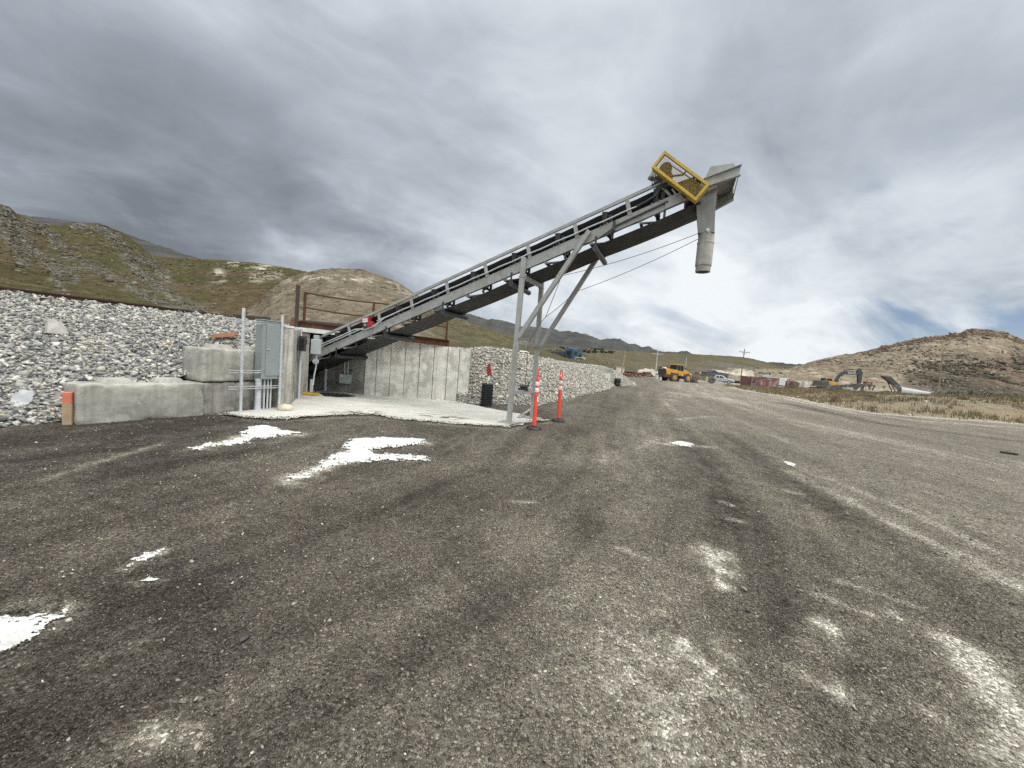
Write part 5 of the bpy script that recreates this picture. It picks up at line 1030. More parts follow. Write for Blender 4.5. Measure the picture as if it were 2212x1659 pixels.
def dry_grass():
    n = 16000; x = RNG.uniform(20, 75, n); y = RNG.uniform(20, 70, n); d, _ = pdist(x, y, EDGE); k = inpoly(x, y, BANKPOLY) & (d > .6) & (d < 24) & (x / y < 1.7) & (x / y > .55); x, y, d = x[k], y[k], d[k]
    den = fbm(x * .35, y * .35, 81, 4, .6); k = RNG.random(len(x)) < sst(.32, .6, den); x, y = x[k], y[k]; z = gz(x, y); n = len(x); VV = []; CC = []
    base = np.stack([x, y, z], 1); tint = fbm(x * .25, y * .25, 91, 3)
    for b in range(7):
        a = RNG.uniform(0, 2 * np.pi, n); h = RNG.uniform(.12, .42, n); ln = RNG.uniform(.03, .16, n); wv = RNG.uniform(.012, .03, n); o_ = RNG.normal(0, .09, (n, 2)); bx = base[:, 0] + o_[:, 0]; by = base[:, 1] + o_[:, 1]
        dx, dy = np.cos(a), np.sin(a); VV.append(np.stack([np.stack([bx - dy * wv, by + dx * wv, base[:, 2] - .02], 1), np.stack([bx + dy * wv, by - dx * wv, base[:, 2] - .02], 1), np.stack([bx + dx * ln, by + dy * ln, base[:, 2] + h], 1)], 1))
        c = np.array([.27, .212, .132])[None] * RNG.uniform(.5, 1.15, (n, 1)); g_ = (tint > .56)[:, None] & (RNG.random((n, 1)) < .6); c = np.where(g_, np.array([.15, .16, .085]) * RNG.uniform(.6, 1.2, (n, 1)), c); CC.append(np.repeat(c[:, None], 3, 1))
    V_ = np.concatenate(VV).reshape(-1, 3); tag(np_mesh('dry_grass', V_, np.arange(len(V_)).reshape(-1, 3), M['grass'], np.concatenate(CC).reshape(-1, 3)), kind='stuff')
    n = 2600; x = RNG.uniform(18, 75, n); y = RNG.uniform(20, 60, n); d, _ = pdist(x, y, EDGE); k = inpoly(x, y, BANKPOLY) & (d > .2) & (d < 15) & (x / y < 1.6) & (RNG.random(n) < np.clip(1.1 - d / 14, .12, 1)); x, y = x[k], y[k]; sz = np.exp(RNG.normal(math.log(.07), .5, len(x))); P_ = np.stack([x, y, gz(x, y) + sz * .3], 1)
    tag(scatter('bank_rubble', P_, sz, stone_cols(len(x), [(.42, .38, .32), (.30, .27, .22), (.2, .17, .14), (.55, .51, .44)], [.3, .3, .25, .15]), M['rockcol'], T_PEB, .5), kind='stuff')
dry_grass()
def junipers():
    VV = []; FF = []; CC = []; k = 0
    rows = [(1100, 1175, 753), (1150, 1190, 750), (1180, 1222, 752), (1195, 1245, 758), (1225, 1262, 757), (1262, 1330, 760), (1275, 1300, 755)]
    for a, b, v0 in rows:
        for _ in range(int((b - a) * .7)):
            u_ = random.uniform(a, b); v = v0 + random.uniform(-1.5, 2.5) + (u_ - a) * .02
            U_, V_ = ppix(fP[:, :70]); 
            i = np.argmin((U_ - u_) ** 2 + (V_ - v) ** 2); p = fP[:, :70].reshape(-1, 3)[i]
            v_, f_, c_ = leaf_clump(26, 1.9, 1.9, 2.3, 1.6, (.030, .036, .022), (.055, .06, .036), random.randint(0, 9999)); VV.append(v_ * random.uniform(.6, 1.2) + p + np.array([random.uniform(-3, 3), 0, 0])); FF.append(f_ + k); CC.append(c_); k += len(v_)
    tag(np_mesh('juniper_scrub', np.concatenate(VV), np.concatenate(FF), M['sage'], np.concatenate(CC)), kind='stuff')
junipers()

# ------------------------------------------------------------------ yard things in the distance
def spot(u_, y_, v_=830): q = D(u_, v_, y_); return (float(q[0]), float(y_), float(gz(q[0], y_)))
def wheel(name, parent, c, r, wd, ax=(0, 1, 0), rimr=.5, m=None, rimm=None):
    c = Vector(c); a = Vector(ax) * wd / 2; w_ = MB(); w_.cyl(c - a * .8, c + a * .8, r, 24); w_.cyl(c - a, c + a, r * .93, 24); o = w_.build(name, m or M['tyre'], parent); MB().cyl(c - a * 1.03, c + a * 1.03, r * rimr, 16).cyl(c - a * 1.12, c + a * 1.12, r * .2, 10).build('rim', rimm or M['ldr'], o); return o
# wheel loader: forward is local +x
lx = spot(1456, 69, 822); ld = empty('wheel_loader', (lx[0], lx[1], lx[2] - .08), 'yellow articulated wheel loader with enclosed cab parked on the haul road', 'wheel loader', math.radians(24))
MB().prism([(-2.9, -1.0, 1.25), (-.35, -1.0, 1.05), (-.35, -1.0, 2.15), (-2.55, -1.0, 2.25), (-2.95, -1.0, 2.0)], (0, 2.0, 0)).build('engine_hood', M['ldr'], ld, bevel=.05)
MB().box((-2.99, 0, 1.75), (.14, 1.7, .9)).build('radiator_grille', M['ldr_dk'], ld, bevel=.02); MB().prism([(-3.3, -1.15, .75), (-2.2, -1.15, .75), (-2.2, -1.15, 1.2), (-3.3, -1.15, 1.25)], (0, 2.3, 0)).build('counterweight', M['mud'], ld, bevel=.04)
MB().box((-1.2, 0, .95), (3.0, .9, .5)).box((1.6, 0, .85), (1.6, .8, .5)).build('chassis', M['ldr_dk'], ld, bevel=.03)
cab = MB().box((.35, 0, 3.05), (1.75, 1.6, .12)).build('cab_roof', M['ldr'], ld, bevel=.04)
cf = MB(); [cf.beam((x, y, 1.9), (x2, y, 3.02), .10, .10) for y in (-.72, .72) for x, x2 in ((-.45, -.40), (.35, .35), (1.2, 1.0))]; cf.build('cab_pillars', M['ldr_dk'], ld)
MB().prism([(-.40, -.68, 2.0), (1.12, -.68, 2.0), (.95, -.68, 2.98), (-.36, -.68, 2.98)], (0, 1.36, 0)).build('cab_glass', M['glass'], ld)
MB().prism([(-.5, -.95, 1.25), (1.25, -.95, 1.25), (1.3, -.95, 1.55), (.6, -.95, 2.0), (-.5, -.95, 2.0)], (0, 1.9, 0)).build('cab_base', M['ldr'], ld, bevel=.03)
MB().prism([(-2.0, -1.3, 1.55), (-.5, -1.3, 1.5), (-.3, -1.3, 1.2), (-.15, -1.3, 1.25), (-.45, -1.3, 1.65), (-2.0, -1.3, 1.7)], (0, .5, 0)).build('fender', M['ldr'], ld)
sp = MB(); [sp.box((.25, -1.12, .55 + .28 * k), (.55, .35, .05)) for k in range(3)]; sp.build('steps', M['ldr_dk'], ld)
MB().prism([(1.35, -.9, .9), (2.1, -.9, .8), (2.3, -.9, 1.4), (1.9, -.9, 2.1), (1.45, -.9, 2.0)], (0, .18, 0)).build('loader_tower', M['ldr'], ld, bevel=.03); MB().prism([(1.35, .72, .9), (2.1, .72, .8), (2.3, .72, 1.4), (1.9, .72, 2.1), (1.45, .72, 2.0)], (0, .18, 0)).build('loader_tower', M['ldr'], ld, bevel=.03)
for y in (-.7, .52): MB().prism([(1.6, y, 2.0), (2.6, y, 1.6), (3.6, y, .6), (3.75, y, .8), (2.7, y, 1.9), (1.7, y, 2.2)], (0, .18, 0)).build('lift_arm', M['ldr'], ld, bevel=.02)
MB().prism([(3.6, -1.4, .15), (4.7, -1.4, .05), (4.72, -1.4, .12), (4.0, -1.4, .45), (3.95, -1.4, 1.1), (4.2, -1.4, 1.45), (3.65, -1.4, 1.2), (3.45, -1.4, .6)], (0, 2.8, 0)).build('bucket', M['mud'], ld)
MB().cyl((-1.7, .3, 2.2), (-1.7, .3, 2.85), .07, 10).build('exhaust', M['ldr_dk'], ld); MB().box((-2.5, .1, 2.36), (.5, .6, .22)).build('air_intake', M['white'], ld, bevel=.02)
for x in (-1.35, 1.85):
    for y in (-1.1, 1.1): wheel('wheel', ld, (x, y, .80), .80, .60)
for y in (-.85, .85): MB().beam((1.1, y, 2.5), (1.35, y * 1.25, 2.55), .03, .03).box((1.36, y * 1.28, 2.5), (.04, .18, .35)).build('mirror', M['ldr_dk'], ld)
tkx = spot(1437, 78, 815); MB_ = MB(); MB_.lathe([(1.5, 0), (1.5, 2.1), (1.35, 2.6), (.9, 2.95), (.3, 3.05)], (0, 0, 0), 24); o = MB_.build('storage_tank', M['mud'], None); o.location = (tkx[0], tkx[1], tkx[2] - .1); tag(o, 'dark domed steel tank standing behind the wheel loader', 'tank')
# barriers
for i, (u_, y_, h, wd, lb, m) in enumerate([(1418.5, 68, .95, .42, 'upright white concrete barrier end at the left of the loader', 'conc_pale'), (1426, 67.5, .6, .38, 'small white concrete block between the loader and the taller barrier', 'conc_pale'), (1472, 67, .55, .9, 'grey wedge shaped concrete block beside the loader wheel', 'conc')]):
    p = spot(u_, y_, 825); o = MB().prism([(-wd / 2, -.3, 0), (wd / 2, -.3, 0), (wd * .25, -.3, h), (-wd * .25 if i else -wd / 2, -.3, h)], (0, .6, 0)).build('concrete_barrier', M[m], None, bevel=.02); o.location = p; tag(o, lb, 'barrier')
# red trailer frame left of loader
p = spot(1388, 84, 815); rt_ = empty('flat_trailer', (p[0], p[1], p[2]), 'low flat trailer with a red box, left of the loader', 'trailer', .15)
MB().box((0, 0, .35), (5.2, 1.6, .14)).build('deck', M['mud'], rt_); MB().box((.9, 0, .85), (1.5, 1.2, .8)).build('red_box', M['redpaint'], rt_, bevel=.02); MB().box((-1.2, 0, .65), (1.6, 1.1, .45)).build('red_frame', M['redpaint'], rt_)
for x in (-1.9, -1.1): wheel('wheel', rt_, (x, -.75, .3), .3, .22)
p = spot(1431, 92, 812); o = MB().prism([(-1.4, 0, 0), (1.4, 0, 0), (1.3, 0, 1.7), (.3, 0, 2.0), (-.5, 0, 1.9), (-1.4, 0, 1.2)], (0, 1.2, 0)).build('truck_cab', M['wht_paint'], None, bevel=.08); o.location = p; tag(o, 'white and orange truck cab half hidden behind the loader rear', 'truck cab')
# old olive machine right of loader
p = spot(1505, 76, 824); om = empty('scraper_machine', p, 'old rusty olive earthmoving machine among weeds right of the loader', 'machine', .1)
OL = mat('faded_olive', (.17, .145, .075), .85, 0, .35, 1.5, 0, 50, .4, (.06, .04, .03), .6, 1)
MB().prism([(-.6, -.8, .5), (2.6, -.8, .4), (2.4, -.8, 1.2), (.2, -.8, 1.25), (-.4, -.8, 1.6)], (0, 1.6, 0)).build('bowl', OL, om, bevel=.03); MB().beam((.4, -.6, 1.75), (2.9, -.6, .8), .25, .3).beam((.4, .6, 1.75), (2.9, .6, .8), .25, .3).build('side_arm', M['mud'], om)
MB().box((1.5, -.85, .85), (.5, .1, .9)).build('side_panel', mat('pale_straw_paint', (.36, .31, .17), .8, 0, .2, 1), om); MB().prism([(-.3, -.5, 1.5), (.1, -.5, 1.5), (0, -.5, 2.1), (-.25, -.5, 2.0)], (0, 1.0, 0)).build('gantry', M['mud'], om)
for x, y in ((-.9, -.7), (2.7, -.7), (-.9, .7)): wheel('wheel', om, (x, y, .62), .62, .45, rimm=M['mud'])
# black hopper
p = spot(1549, 92, 822); hp = empty('steel_hopper', p, 'black steel hopper with low peaked lid behind the silver pickup', 'hopper', .12)
MB().prism([(-2.7, 0, 1.2), (2.6, 0, 1.2), (2.9, 0, 2.3), (.2, 0, 2.45), (-1.0, 0, 2.9), (-1.6, 0, 2.55), (-2.9, 0, 2.3)], (0, 2.2, 0)).build('bin', M['ldr_dk'], hp); [MB().beam((x, .3, -.1), (x, .3, 1.25), .15, .15).build('leg', M['ldr_dk'], hp) for x in (-2.2, 2.2)]
# pickup: forward local +x
p = spot(1553, 83, 828); pk = empty('pickup_truck', p, 'silver crew cab pickup truck parked behind the wire fence', 'pickup truck', math.radians(-28))
MB().prism([(-2.75, -.92, .55), (2.75, -.92, .5), (2.8, -.92, .95), (1.5, -.92, 1.12), (-2.8, -.92, 1.1)], (0, 1.84, 0)).build('body', M['silver'], pk, bevel=.06)
MB().prism([(-1.0, -.84, 1.1), (1.35, -.84, 1.1), (.65, -.84, 1.68), (.3, -.84, 1.74), (-.75, -.84, 1.74)], (0, 1.68, 0)).build('cab', M['wht_paint'], pk, bevel=.05)
wi = MB(); wi.prism([(-.78, -.855, 1.16), (-.1, -.855, 1.16), (-.1, -.855, 1.62), (-.62, -.855, 1.62)], (0, 1.71, 0)); wi.build('rear_window', M['glass'], pk); MB().prism([(.0, -.855, 1.16), (.95, -.855, 1.16), (.5, -.855, 1.62), (.0, -.855, 1.62)], (0, 1.71, 0)).build('front_window', M['glass'], pk)
MB().prism([(1.30, -.74, 1.13), (.68, -.70, 1.66), (.68, .70, 1.66), (1.30, .74, 1.13)], (.035, 0, .03)).build('windscreen', M['glass'], pk); MB().box((1.95, 0, 1.08), (1.4, 1.7, .06)).build('bonnet', M['wht_paint'], pk, bevel=.02); MB().box((2.83, 0, .62), (.12, 1.8, .22)).build('bumper', M['wht_paint'], pk, bevel=.02)
MB().box((2.80, 0, .86), (.06, 1.1, .22)).build('grille', M['ldr_dk'], pk); [MB().box((2.79, y, .86), (.08, .3, .2)).build('headlight', M['glass'], pk) for y in (-.72, .72)]
for x in (-1.75, 1.8):
    for y in (-.82, .82): wheel('wheel', pk, (x, y, .38), .38, .25, rimr=.6, m=M['blk'], rimm=M['silver'])
# red container
p = spot(1650, 72, 838); rc = empty('open_container', (p[0], p[1], p[2]), 'faded red open top steel container with peeling paint', 'container', math.radians(4))
bw = MB(); L_, W2, H_ = 3.6, 2.3, 1.75
for k in range(28):
    x = -L_ / 2 + L_ * (k + .5) / 28; bw.box((x, -W2 / 2 + (.03 if k % 2 else 0), H_ / 2 + .1), (L_ / 28 + .002, .05, H_)); bw.box((x, W2 / 2, H_ / 2 + .1), (L_ / 28 + .002, .05, H_))
for x in (-L_ / 2, L_ / 2): bw.box((x, 0, H_ / 2 + .1), (.05, W2, H_))
bw.box((0, 0, .1), (L_, W2, .1)); bw.build('sides', M['redpaint'], rc)
MB().beam((-L_ / 2, -W2 / 2 - .02, H_ + .1), (L_ / 2, -W2 / 2 - .02, H_ + .1), .1, .1).build('top_rail', M['redpaint'], rc); [MB().box((x, -W2 / 2 - .02, H_ / 2 + .12), (.14, .12, H_ + .2)).build('corner_post', M['redpaint'], rc) for x in (-L_ / 2, L_ / 2)]
p2 = spot(1622, 73, 838); o = MB().box((0, 0, .95), (1.9, 2.0, 1.9)).box((0, -1.02, .95), (1.5, .05, 1.5)).build('steel_bin', mat('dark_red_brown', (.12, .035, .032), .8, 0, .3, 2), None, bevel=.02); o.location = (p2[0], p2[1] + 1, p2[2]); tag(o, 'dark red brown steel bin at the left end of the red container', 'bin')
p3 = spot(1650, 79, 838); mc = empty('winch_machine', (p3[0], p3[1], p3[2]), 'grey machine with a raised arm showing over the red container', 'machine'); MB().box((0, 0, 1.2), (1.9, 1.2, 2.4)).build('housing', M['box'], mc, bevel=.04); MB().beam((-.6, 0, 2.6), (1.0, 0, 2.95), .2, .16).beam((.95, 0, 2.4), (.95, 0, 2.95), .16, .16).build('arm', M['ldr_dk'], mc)
p = spot(1688, 86, 838); vv_ = empty('parked_van', (p[0], p[1], p[2]), 'white van partly hidden behind the red container', 'van', math.radians(-60)); MB().prism([(-2, -.9, .4), (2.3, -.9, .4), (2.35, -.9, 1.0), (1.5, -.9, 1.2), (1.0, -.9, 2.0), (-2, -.9, 2.0)], (0, 1.8, 0)).build('body', M['wht_paint'], vv_, bevel=.06); MB().prism([(1.46, -.78, 1.25), (1.06, -.72, 1.9), (1.06, .72, 1.9), (1.46, .78, 1.25)], (.06, 0, .02)).build('windscreen', M['glass'], vv_); [wheel('wheel', vv_, (x, y, .35), .35, .22, m=M['blk'], rimm=M['silver']) for x in (-1.3, 1.5) for y in (-.8, .8)]
# junk boxes
JK = [(1706, 78, 1.5, 1.5, 'redpaint', 'rusty red engine frame left of the pale junk boxes', 'engine frame'), (1716, 77, 1.2, 1.3, 'mud', 'rusty brown steel crate among the scrap left of the excavator', 'crate'), (1724, 78, .9, 1.5, 'conc_pale', 'pale grey steel box in the scrap row left of the excavator', 'box'), (1733, 78, .7, 1.2, 'cream', 'straw coloured barrel shaped bin in the scrap row', 'bin'), (1739, 77, 1.0, 1.5, 'cream', 'cream cabinet with rust marks, rightmost in the scrap row', 'cabinet')]
for u_, y_, wd, h, m, lb, ct in JK:
    p = spot(u_, y_, 840); mb = MB().box((0, 0, h / 2), (wd, .9, h)).box((0, -.47, h * .55), (wd * .7, .05, h * .6)).box((0, 0, h + .04), (wd * .8, .6, .08)); o = mb.build('scrap_' + ct.replace(' ', '_'), M[m], None, bevel=.04); o.location = p; o.rotation_euler = (0, 0, random.uniform(-.3, .3)); tag(o, lb, ct)
# excavator: forward local +x
p = spot(1790, 84, 845); ex = empty('excavator', (p[0], p[1], p[2] - .05), 'yellow and dark grey excavator with its boom arched over to the right', 'excavator', math.radians(2)); ex.scale = (.87,) * 3
for y in (-1.3, 1.3):
    tr_ = MB(); tr_.prism([(-2.0, y - .3, .15), (2.0, y - .3, .15), (2.35, y - .3, .5), (2.0, y - .3, .85), (-2.0, y - .3, .85), (-2.35, y - .3, .5)], (0, .6, 0)); tr_.build('track', M['steel_dk'], ex, bevel=.04)
MB().prism([(-3.3, -1.4, .95), (-1.0, -1.4, .95), (-1.5, -1.4, 2.33), (-3.3, -1.4, 2.3)], (0, 2.8, 0)).build('counterweight', M['ldr_dk'], ex, bevel=.08)
MB().prism([(-1.0, -1.42, .95), (2.0, -1.42, .9), (2.2, -1.42, 1.35), (1.3, -1.42, 1.5), (1.1, -1.42, 2.1), (-1.5, -1.42, 2.4)], (0, 2.84, 0)).build('upper_body', M['ldr'], ex, bevel=.05)
MB().prism([(-.7, .3, 2.0), (1.1, .3, 2.0), (1.0, .3, 2.6), (.6, .3, 3.1), (-.6, .3, 3.1)], (0, 1.1, 0)).build('cab', M['ldr'], ex, bevel=.05); MB().prism([(-.5, .27, 2.15), (.95, .27, 2.15), (.85, .27, 2.6), (.52, .27, 3.0), (-.45, .27, 3.0)], (0, 1.16, 0)).build('cab_glass', M['glass'], ex); MB().box((-1.3, .4, 2.65), (.8, .9, .7)).build('engine_cover', M['steel_dk'], ex, bevel=.03)
bm_ = MB().prism([(.9, -.3, 2.0), (1.7, -.3, 1.9), (2.6, -.3, 3.6), (3.3, -.3, 4.35), (6.6, -.3, 4.35), (7.0, -.3, 4.7), (6.7, -.3, 5.0), (3.4, -.3, 5.15), (2.7, -.3, 4.9), (1.9, -.3, 3.9)], (0, .6, 0)).build('boom', M['ldr_dk'], ex, bevel=.03)
tx = bpy.data.curves.new('lettering', 'FONT'); tx.body = 'VOLVO'; tx.size = .62; tx.extrude = .01; txo = bpy.data.objects.new('tmp', tx); COL.objects.link(txo); bpy.context.view_layer.update()
tm = bpy.data.meshes.new_from_object(txo.evaluated_get(bpy.context.evaluated_depsgraph_get())); bpy.data.objects.remove(txo); tm.materials.clear(); tm.materials.append(M['white']); lo = bpy.data.objects.new('lettering', tm); COL.objects.link(lo); lo.parent = bm_; lo.location = (4.0, -.33, 4.52); lo.rotation_euler = (math.radians(90), 0, 0)
MB().box((2.15, -.34, 3.25), (.16, .04, 1.2), Matrix.Rotation(.5, 3, 'Y')).build('boom_cylinder', M['box'], ex)
MB().prism([(6.5, -.25, 5.3), (7.2, -.25, 6.1), (7.5, -.25, 5.9), (8.0, -.25, 4.9), (7.9, -.25, 1.9), (7.2, -.25, 1.9), (6.9, -.25, 4.3)], (0, .5, 0)).build('stick', M['ldr_dk'], ex, bevel=.03); MB().cyl((3.2, 0, 5.35), (5.6, 0, 5.75), .13, 10).cyl((5.6, 0, 5.75), (7.1, 0, 5.95), .07, 10).build('stick_cylinder', M['steel_dk'], ex)
MB().prism([(6.7, -.8, .2), (7.9, -.8, .1), (8.3, -.8, 1.0), (7.9, -.8, 2.0), (7.2, -.8, 1.9), (6.9, -.8, 1.0)], (0, 1.6, 0)).build('bucket', M['ldr_dk'], ex, bevel=.03)
# low conveyor boom, scrap and stacker
p = spot(1838, 82, 850); o = MB().beam((-6, 0, .55), (3.5, 0, 1.75), .6, .55).beam((-4, .1, .1), (-4, .1, .8), .2, .2).beam((2.5, .1, 0), (2.5, .1, 1.5), .2, .2).build('lattice_boom', M['ldr_dk'], None); o.location = p; tag(o, 'long low dark steel conveyor section lying behind the excavator stick', 'conveyor section')
p = spot(1862, 80, 850); sm2 = empty('crusher_frame', p, 'rusty frame with red engine on top between excavator and dark stacker', 'machine', .1); MB().box((0, 0, 1.55), (4.2, 1.5, .18)).build('deck', M['mud'], sm2); MB().box((1.0, 0, 1.95), (1.3, .9, .7)).cyl((.8, 0, 2.2), (.8, 0, 2.7), .12, 8).build('engine', M['redpaint'], sm2, bevel=.04)
lg_ = MB(); [lg_.beam((x, -.6, 0), (x + .7, -.6, 1.5), .16, .16) for x in (-2, -1.0, .4, 1.3)]; [lg_.beam((x + .7, -.6, 0), (x, -.6, 1.5), .14, .14) for x in (-1.6, .6)]; lg_.build('legs', M['mud'], sm2)
for u_, wd, lb in ((1846, 2.0, 'white curved sheet leaning under the excavator bucket'), (1884, 2.3, 'white torn metal sheet below the rusty machine frame')):
    p = spot(u_, 78, 852); o = MB().prism([(-wd / 2, 0, 0), (wd / 2, 0, 0), (wd / 2, 0, 1.1), (wd * .15, 0, .45), (-wd * .3, 0, .6), (-wd / 2, 0, .9)], (0, .06, 0)).build('metal_sheet', M['tank'], None); o.location = p; tag(o, lb, 'metal sheet')
p = spot(1925, 78, 852); sk_ = empty('stacking_conveyor', p, 'dark slanting stacking conveyor on wheels left of the pale tank', 'conveyor', 0); sk_.scale = (.82,) * 3
MB().prism([(-2.9, -.5, 4.35), (-1.1, -.5, 4.35), (3.6, -.5, .7), (3.4, -.5, .35), (-2.4, -.5, 3.9)], (0, 1.0, 0)).build('boom', M['ldr_dk'], sk_); lgs = MB(); lgs.beam((-.9, -.4, 3.0), (.6, -.4, .5), .16, .16); lgs.beam((-.9, .4, 3.0), (.6, .4, .5), .16, .16); lgs.beam((-.3, -.4, 2.9), (1.6, -.4, .5), .14, .14); lgs.beam((-2.2, 0, .6), (2.0, 0, .5), .2, .25); lgs.build('undercarriage', M['mud'], sk_)
for x in (-1.5, .4, 1.7): wheel('wheel', sk_, (x, -.55, .45), .45, .3, rimm=M['mud'])
# pale tank lying down
ta = Vector(spot(1944, 76, 852)); tb = Vector(spot(2010, 74, 857)); tk_ = empty('steel_tank', tuple(ta), 'long pale steel tank lying on its side at the yard edge', 'tank')
a_ = ta + Vector((0, 0, .75)); b_ = tb + Vector((0, 0, .35)); MB().cyl(a_, b_, .85, 24, .42).build('shell', M['tank'], tk_, world=True); dd_ = (b_ - a_).normalized(); MB().cyl(b_ + dd_ * .0, b_ + dd_ * .5, .42, 16, .1).build('nose', M['steel_dk'], tk_, world=True); MB().cyl(a_ - dd_ * .12, a_ - dd_ * .005, .95, 24).build('end_ring', M['tank'], tk_, world=True); MB().cyl(a_ - dd_ * .16, a_ - dd_ * .122, .7, 24).build('open_end', M['steel_dk'], tk_, world=True)
p = spot(1806, 31, 878); o = faceted_rock(); o.name = 'scrap_lump'; o.data.materials.clear(); o.data.materials.append(M['mud']); o.scale = (2.2, 2, 1.9); o.location = (p[0], p[1], p[2] + .2); tag(o, 'dark rusty brown lump of scrap on the foot of the dry bank', 'scrap')

# utility poles
def upole(u_, y_, vt, vb, label, arms=1, lean=0.0, aw=2.4, m='pole'):
    q = D(u_, vb, y_); top = D(u_, vt, y_)[2]; zb = float(min(q[2], gz(q[0], y_) + .1)); H_ = top - zb; pr_ = empty('utility_pole', (q[0], y_, zb), label, 'utility pole', 0, 'timber utility poles'); pr_.rotation_euler = (0, lean, 0)
    MB().cyl((0, 0, -.5), (0, 0, H_), .17, 10, .11).build('shaft', M[m], pr_)
    for k in range(arms):
        z = H_ - .9 - k * 1.6; ar_ = MB().beam((-aw / 2, -.15, z), (aw / 2, -.15, z), .12, .14).build('crossarm', M[m], pr_); ins_ = MB(); [ins_.cyl((x, -.15, z + .07), (x, -.15, z + .28), .05, 6) for x in (-aw * .45, -aw * .2, aw * .2, aw * .45)]; ins_.build('insulators', M['box'], ar_); MB().beam((-.7, -.12, z), (0, -.1, z - .7), .05, .05).beam((.7, -.12, z), (0, -.1, z - .7), .05, .05).build('stay', M[m], pr_)
    return pr_
upole(1600, 105, 753, 818, 'timber utility pole with one crossarm standing behind the silver pickup', 1, math.radians(1.0), 3.0)
upole(2026, 92, 757, 851, 'timber utility pole with one crossarm before the dark right hillside', 1, math.radians(-1.5), 3.2)
upole(1416, 150, 750, 806, 'distant pale utility pole with two crossarms left of the loader', 2, 0, 4.5, 'conduit')
upole(1479, 190, 772, 812, 'thin distant bare pole to the right of the loader', 0, 0, 2, 'conduit')
q = D(1341, 815, 84); lp_ = empty('lamp_pole', (q[0], 84, 0), 'pale timber lamp pole beside the cream shed', 'lamp pole'); hz2 = D(1347, 757, 84)[2]; MB().cyl((0, 0, -.3), (.5, 0, hz2), .16, 10, .11).build('shaft', mat('tan_pole', (.38, .28, .14), .9, 0, .2, 2), lp_); MB().beam((.5, 0, hz2 - .1), (.9, -.2, hz2), .06, .06).box((1.0, -.25, hz2), (.4, .25, .18)).build('lamp_head', M['steel_dk'], lp_)
q = spot(1335, 86, 812); sh_ = empty('site_shed', q, 'small cream painted shed beside the lamp pole', 'shed', .1); MB().box((0, 0, .9), (1.95, 1.8, 1.8)).build('wall', M['cream'], sh_); MB().box((0, 0, 1.84), (2.1, 1.95, .09)).build('roof', M['conc_pale'], sh_); MB().box((.1, -.905, .75), (.8, .03, 1.45)).build('door', M['wht_paint'], sh_)
q = spot(1357, 82, 815); o = MB().prism([(-1.0, 0, 0), (1.1, 0, 0), (1.0, 0, .4), (.3, 0, .75), (-.9, 0, .7)], (0, 1, 0)).build('red_machine', M['redpaint'], None, bevel=.05); o.location = q; tag(o, 'small low dark red machine at the foot of the lamp pole', 'machine')
for i, (u_, y_, sc, lb) in enumerate([(1366, 96, 1.7, 'dark green bush right of the lamp pole'), (1378, 100, 1.6, 'olive green bush left of the flat trailer'), (1400, 100, 1.3, 'green bush behind the flat trailer')]): shrub(u_, y_, sc, lb, i, .6, 'desert_bush')

# second tunnel wall, black pipe
q = D(1302, 832, 31.2); sw_ = empty('portal_wall', (q[0], q[1], 0), 'distant grey concrete portal with two white panels set in the stone slope', 'wall', math.radians(10)); MB().box((0, .2, .72), (1.55, .35, 1.5)).build('surround', M['conc'], sw_, bevel=.01)
for x in (-.18, .32): MB().box((x, -.01, .52), (.47, .06, 1.02)).build('panel', M['conc_pale'], sw_, bevel=.01)
q = D(1333, 834, 32.6); o = MB().lathe([(.25, 0), (.27, .05), (.27, .25), (.25, .3), (.27, .35), (.27, .6), (.25, .66), (.22, .68)], (0, 0, 0), 18).build('plastic_drum', M['blk'], None); o.location = (q[0], q[1], 0); tag(o, 'black plastic drum at the far end of the pale stone slope', 'drum')
# locomotive on the embankment
q = D(1208, 784, 88); lc = empty('locomotive', (q[0], q[1], 1.35), 'derelict blue locomotive with peeling paint on the embankment track', 'locomotive', math.radians(132)); lc.scale = (1.3, 1.3, 1.25)
MB().box((0, 0, .35), (8.5, 2.6, .25)).build('underframe', M['steel_dk'], lc); MB().box((.9, 0, 1.45), (5.2, 1.9, 1.9)).build('long_hood', M['bluepaint'], lc, bevel=.06); cbn = MB().box((-3.0, 0, 1.75), (1.9, 2.5, 2.5)).build('cab', M['bluepaint'], lc, bevel=.08); MB().box((-3.97, -.55, 1.3), (.06, .7, 1.5)).build('doorway', M['blk'], cbn); MB().box((-3.97, .55, 2.2), (.06, .7, .6)).build('window', M['glass'], cbn); MB().box((-3.0, 1.27, 2.2), (1.0, .05, .6)).build('window', M['glass'], cbn)
for x in (-.8, .3, 1.4, 2.5): MB().box((x, .97, 1.4), (.8, .05, 1.5)).build('side_door', M['bluepaint'] if x > 1 else M['mud'], lc)
MB().cyl((.8, 0, 2.4), (.8, 0, 2.8), .2, 10).box((2.2, 0, 2.45), (1.0, 1.2, .15)).box((-.5, 0, 2.5), (.8, 1.0, .2)).build('roof_gear', M['mud'], lc)
hr = MB(); [hr.beam((-4.2, y, .4), (-4.6, y, 1.5), .06, .06) for y in (-1.2, 1.2)]; hr.beam((-4.6, -1.2, 1.5), (-3.6, -1.2, 1.9), .06, .06); hr.beam((-4.6, 1.2, 1.5), (-4.6, -1.2, 1.5), .06, .06); hr.beam((-4.25, -1.6, .4), (-4.25, -1.4, 1.4), .07, .07); hr.build('handrails', M['wht_paint'], lc)
for x in (-2.6, -1.4, 1.6, 2.8): [wheel('wheel', lc, (x, y, .15), .42, .14, m=M['mud'], rimm=M['mud']) for y in (-.75, .75)]
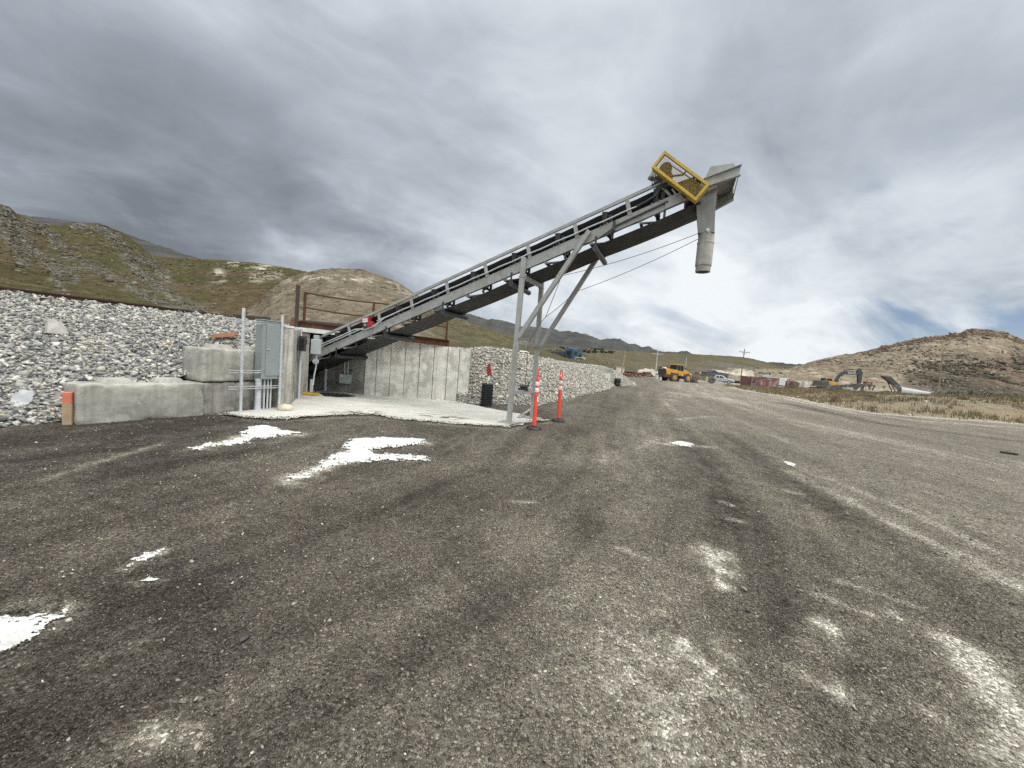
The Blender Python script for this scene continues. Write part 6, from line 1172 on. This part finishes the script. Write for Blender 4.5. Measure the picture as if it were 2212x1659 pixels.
q = D(1130, 770, 78); tr2 = empty('semi_truck', (q[0], q[1], .1), 'white truck cab roof just showing over the pale stone slope', 'truck', .3); MB().prism([(-1.1, -1, 1.6), (1.1, -1, 1.6), (1.1, -1, 2.9), (.7, -1, 3.42), (-.8, -1, 3.5), (-1.1, -1, 3.2)], (0, 2, 0)).build('cab', M['wht_paint'], tr2, bevel=.1); MB().box((0, 0, 1.0), (2.2, 1.9, 1.2)).build('base', M['ldr_dk'], tr2); MB().box((0.1, -1.02, 3.05), (.5, .06, .5)).build('window', M['glass'], tr2)

# fences
def fence(pts_, name, label, h=1.8, mesh=True, m='galv', postm='fpost', r=.026, step=3.2, rails=(1.0,)):
    pts_ = [np.array(p) for p in pts_]; root = empty(name, (pts_[0][0], pts_[0][1], float(gz(*pts_[0]))), label, 'fence'); q = []
    for a, b in zip(pts_[:-1], pts_[1:]):
        k = max(1, int(np.linalg.norm(b - a) / step)); q += [a + (b - a) * i / k for i in range(k)]
    q.append(pts_[-1]); zz = [float(gz(*p)) for p in q]
    for p, z in zip(q, zz): MB().cyl((*p, z - .2), (*p, z + h), r * 1.3, 8).build('post', M[postm], root, world=True)
    for f_ in rails: MB().tube([(*p, z + h * f_) for p, z in zip(q, zz)], r * .55, 6).build('rail', M[postm], root, world=True)
    if mesh:
        P = []; [P.extend([(*p, z + .03), (*p, z + h - .03)]) for p, z in zip(q, zz)]; MB().add(P, [(2 * i, 2 * i + 2, 2 * i + 3, 2 * i + 1) for i in range(len(q) - 1)]).build('wire_mesh', CHAIN, root, world=True, smooth=0)
CHAIN = bpy.data.materials.new('chain_link'); CHAIN.use_nodes = True; t = NT(CHAIN.node_tree); bs = t.n['Principled BSDF']; bs.inputs['Base Color'].default_value = (.38, .39, .38, 1); bs.inputs['Roughness'].default_value = .6
tcn = t.add('ShaderNodeTexCoord'); sp_ = t.add('ShaderNodeSeparateXYZ'); t.put(sp_.inputs[0], tcn.outputs['Object'])
d1 = t.math('FRACT', t.math('MULTIPLY', t.math('ADD', sp_.outputs[0], sp_.outputs[2]), 14)); d2 = t.math('FRACT', t.math('MULTIPLY', t.math('SUBTRACT', sp_.outputs[0], sp_.outputs[2]), 14)); t.put(bs.inputs['Alpha'], t.math('LESS_THAN', t.math('MINIMUM', d1, d2), .045))
sp2 = lambda u_, y_: np.array(spot(u_, y_, 840)[:2])
fence([sp2(1487, 68), sp2(1545, 66), sp2(1622, 63), sp2(1680, 64)], 'chain_link_fence', 'chain link fence in front of the silver pickup and red container', 1.9)
fence([sp2(1700, 66), sp2(1790, 66), sp2(1870, 67), sp2(1935, 66), sp2(2010, 66), sp2(2120, 62)], 'chain_link_fence', 'long chain link fence in front of the excavator and pale tank', 1.7)
fence([sp2(2128, 58), sp2(2170, 56), sp2(2260, 52)], 'pipe_fence', 'rusty brown pipe rail fence at the right edge', 1.35, False, 'rust', 'rust', .035, 2.6, (1.0, .62))
